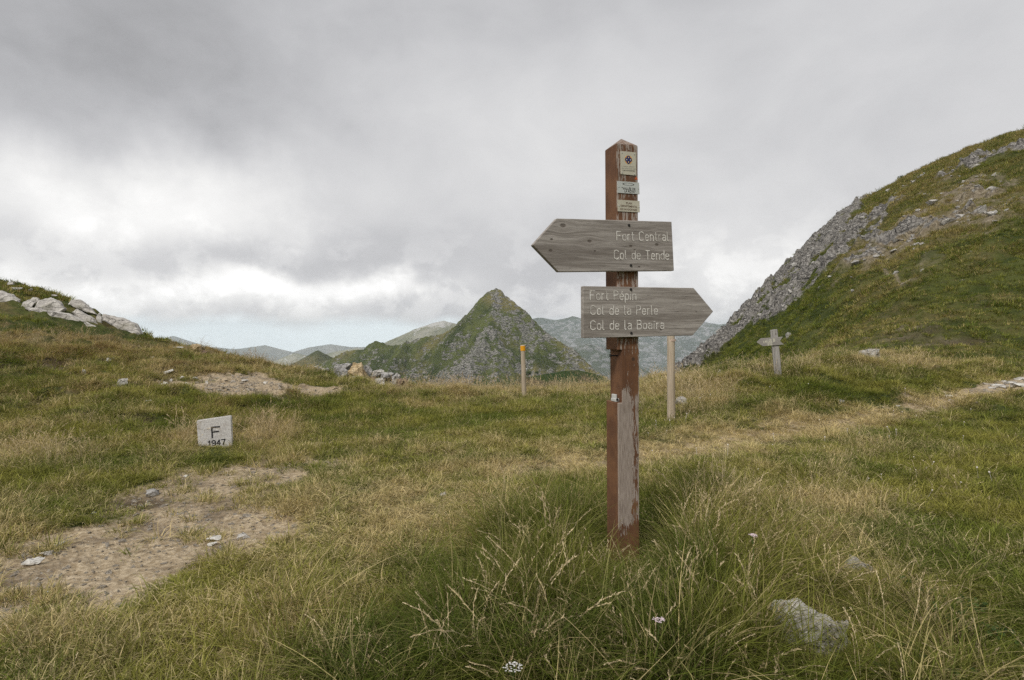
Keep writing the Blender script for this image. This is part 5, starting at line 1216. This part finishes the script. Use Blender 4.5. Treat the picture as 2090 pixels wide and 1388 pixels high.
# bolt and broken plastic bracket in the notch of the left side
bm = bmesh.new(); tube(bm, [Vector((NOT + .002, .05, 0)), Vector((-.018, .05, .002))], .0045, .0045, 8); tube(bm, [Vector((-.018, .05, .002)), Vector((-.024, .05, .002))], .009, .009, 10)
o = link('bolt', bm_mesh('bolt', bm), M_BLK, root); o.location.z = z_n1 - .035
M_PLAS, t = new_mat('broken_plastic'); finish(M_PLAS, t, t.mix(t.noise(t.n('ShaderNodeTexCoord').outputs['Object'], 40, 3), (.4, .4, .38), (.62, .62, .6)), .6)
bm = bmesh.new(); box(bm, .002, .028, .03, .09, 0, .02, .003); box(bm, .012, .028, .055, .10, .018, .042, .003)
o = link('bracket', bm_mesh('bracket', bm), M_PLAS, root); o.location.z = z_n0 + .001
o = disc(root, 'screw', .012, z_n0 + .016, .03, .008, M_BLK, .006, 10)
# drill marks on the front below the lower board
M_MARK, t = new_mat('old_bolt_stain'); finish(M_MARK, t, (.075, .045, .03), .9)
a = fp(1292, 733); disc(root, 'stain', a[0], a[1], .0002, .013, M_MARK, .0008, 18)

# ------------------------------------------------------------------ boundary stone
M_MARB, t = new_mat('boundary_marble'); tc = t.n('ShaderNodeTexCoord'); P = tc.outputs['Object']
n1 = t.noise(P, 60, 5, .7); n2 = t.noise(P, 5, 4, .6)
c = t.mix(t.step(n1, .38, .62), (.48, .46, .445), (.72, .70, .68)); c = t.mix(t.m('MULTIPLY', t.step(n2, .5, .65), .4), c, (.30, .24, .20)); finish(M_MARB, t, c, .85, n1, .6, .004, .2)
gs = ground_at(440, 912); Ds = gs.y; th = R(-8)
stn = empty('boundary_stone', gs + Vector((0, 0, .0)), (R(-4), R(-3), R(20))); tag(stn, 'white square boundary stone with black F and 1947 standing in dry grass', 'boundary stone')
ws = 63 / FPX * Ds; hs = 61 / FPX * Ds
bm = bmesh.new(); y0, y1 = 0, .09
q = [(-ws / 2, -.10), (ws / 2, -.08), (ws / 2 + .005, hs * .99), (-ws / 2 - .003, hs * .93)]
f = bm.faces.new([bm.verts.new((a, y0, b)) for a, b in q]); e = bmesh.ops.extrude_face_region(bm, geom=[f])
for v in e['geom']:
    if isinstance(v, bmesh.types.BMVert): v.co.y += y1
bmesh.ops.bevel(bm, geom=bm.edges[:], offset=.008, segments=2, affect='EDGES')
link('slab', bm_mesh('slab', bm), M_MARB, stn)
M_PAINT, t = new_mat('black_paint'); finish(M_PAINT, t, t.mix(t.step(t.noise(t.n('ShaderNodeTexCoord').outputs['Object'], 60, 4, .7), .52, .64), (.02, .02, .022), (.22, .21, .20)), .8)
pm = Ds / FPX
bm = bmesh.new(); stroke_text(bm, 'F', -5 * pm, 19 * pm, 21 * pm, 3.0 * pm, depth=.0015, width_total=14 * pm); link('lettering', bm_mesh('lettering', bm), M_PAINT, stn)
bm = bmesh.new(); stroke_text(bm, '1947', -13 * pm, 3 * pm, 10 * pm, 2.2 * pm, depth=.0015, width_total=31 * pm); link('lettering', bm_mesh('lettering', bm), M_PAINT, stn)

# ------------------------------------------------------------------ marker stake and pole
M_POLE = wood_mat('pale_pole_wood', (.38, .31, .23), (.52, .44, .34), (.30, .24, .17), along='Z', crack=.62)
M_ORB, t = new_mat('orange_band'); finish(M_ORB, t, t.mix(t.noise(t.n('ShaderNodeTexCoord').outputs['Object'], 30, 3), (.70, .30, .01), (.82, .38, .015)), .55)
def pole(px, ptop, pbase, wpx, D, pxb=None):
    b = at(pxb or px, pbase, D); b.z = hz(b.x, b.y); tp = at(px, ptop, D)
    return b, tp.z - b.z, wpx / FPX * D / 2, (tp.x - b.x)
b, h, r0, dx = pole(1067, 704, 812, 9.0, ground_at(1070, 812).y, 1070)
mk = empty('marker_stake', b); tag(mk, 'round wooden stake with an orange band at its top', 'marker stake')
def rod(z0, z1, ra, rb, n=8, wob=.002, seed=0, dxx=0, H=1):
    bm = bmesh.new(); r = random.Random(seed)
    tube(bm, [Vector((dxx * (z0 + (z1 - z0) * i / n) / H + r.uniform(-wob, wob), r.uniform(-wob, wob), z0 + (z1 - z0) * i / n)) for i in range(n + 1)], ra, rb, 16)
    return bm
zb = 10 / FPX * b.y
link('stake', bm_mesh('stake', rod(-.15, h, r0 * 1.08, r0, 10, .002, 1, dx, h), True), M_POLE, mk)
link('band', bm_mesh('band', rod(h - zb - .02, h - .02, r0 * 1.14, r0 * 1.14, 2, 0, 1, dx, h)), M_ORB, mk)
bm = bmesh.new(); box(bm, 0, .035, -.004, .006, 0, .03, .002); o = link('tag', bm_mesh('tag', bm), M_PLAS, mk); o.location = (r0 + dx * .5, -r0 * .6, h * .53)
b, h, r0, dx = pole(1369, 640, 860, 15.5, ground_at(1369, 862).y, 1370)
pw = empty('wooden_pole', b); tag(pw, 'pale wooden pole with a pinkish tie near its top behind the signpost', 'pole')
link('pole', bm_mesh('pole', rod(-.15, h * .87, r0 * 1.1, r0 * .98, 10, .003, 2, dx, h), True), M_POLE, pw)
M_TIE, t = new_mat('faded_tie'); finish(M_TIE, t, (.62, .48, .40), .7)
zt2 = at(1369, 695, b.y).z - b.z
for i in range(3): link('tie', bm_mesh('tie', rod(zt2 - .012 + i * .011, zt2 - .004 + i * .011, r0 * 1.12, r0 * 1.12, 1, .001, 3 + i)), M_TIE, pw)
# small old sign on the right bank
gb = ground_at(1588, 772); Dq = gb.y; pm = Dq / FPX
M_OLD = wood_mat('old_sign_wood', (.27, .25, .235), (.42, .40, .375), (.21, .19, .175), along='Z', sc=.6)
M_OLDX = wood_mat('old_sign_board_wood', (.30, .28, .26), (.40, .38, .355), (.24, .22, .20), along='X', sc=.6)
sg = empty('old_signpost', gb, (R(2), R(-6), R(-14))); tag(sg, 'small leaning grey signpost with a swallowtail arrow board on the right bank', 'signpost')
hh = (772 - 676) * pm; wv = 14 * pm
bm = bmesh.new(); box(bm, -wv / 2 + .01, -wv / 2 + wv * .24, -.03, .05, -.2, hh - .004, .004); box(bm, -wv / 2 + wv * .28, wv / 2, -.03, .05, -.2, hh, .004); box(bm, -wv / 2 + .012, wv / 2 - .003, -.015, .045, -.2, hh - .01)
link('post', bm_mesh('post', bm), M_OLD, sg)
zc_ = (772 - 699.5) * pm
pl2 = [(-35, 1.5), (-26, 8.6), (15, 7.6), (9, -.5), (16, -8), (-24, -7.6)]
bm = bmesh.new(); f = bm.faces.new([bm.verts.new((a * pm, -.055, zc_ + b_ * pm)) for a, b_ in pl2]); e = bmesh.ops.extrude_face_region(bm, geom=[f])
for v in e['geom']:
    if isinstance(v, bmesh.types.BMVert): v.co.y += .024
bo = link('arrow_board', bm_mesh('arrow_board', bm), M_OLDX, sg)
M_WORN, t = new_mat('worn_lettering'); finish(M_WORN, t, (.58, .56, .46), .8)
bm = bmesh.new()
stroke_text(bm, 'LA', -22 * pm, zc_ - 1.2 * pm, 4.2 * pm, .8 * pm, y=-.055); stroke_text(bm, 'LLEE', -16.5 * pm, zc_ - .5 * pm, 4.6 * pm, .9 * pm, y=-.055); stroke_text(bm, 'D', -3 * pm, zc_ - .3 * pm, 5.2 * pm, 1.2 * pm, y=-.055); stroke_text(bm, 'ETE', -14 * pm, zc_ - 7 * pm, 4.6 * pm, 1.0 * pm, y=-.055)
link('lettering', bm_mesh('lettering', bm), M_WORN, bo)
bm = bmesh.new(); tube(bm, [Vector((0, -.031, 0)), Vector((0, -.034, 0))], 1.1 * pm, 1.1 * pm, 8); o = link('knot', bm_mesh('knot', bm), M_MARK, sg); o.location = (3 * pm, 0, hh - 9 * pm)

for o in COL.objects:
    if o.parent is not None and o.name.split('.')[0] in ('lettering', 'lettering_shade', 'flower_head', 'leaf', 'stem', 'crown', 'emblem'): o['kind'] = 'stuff'
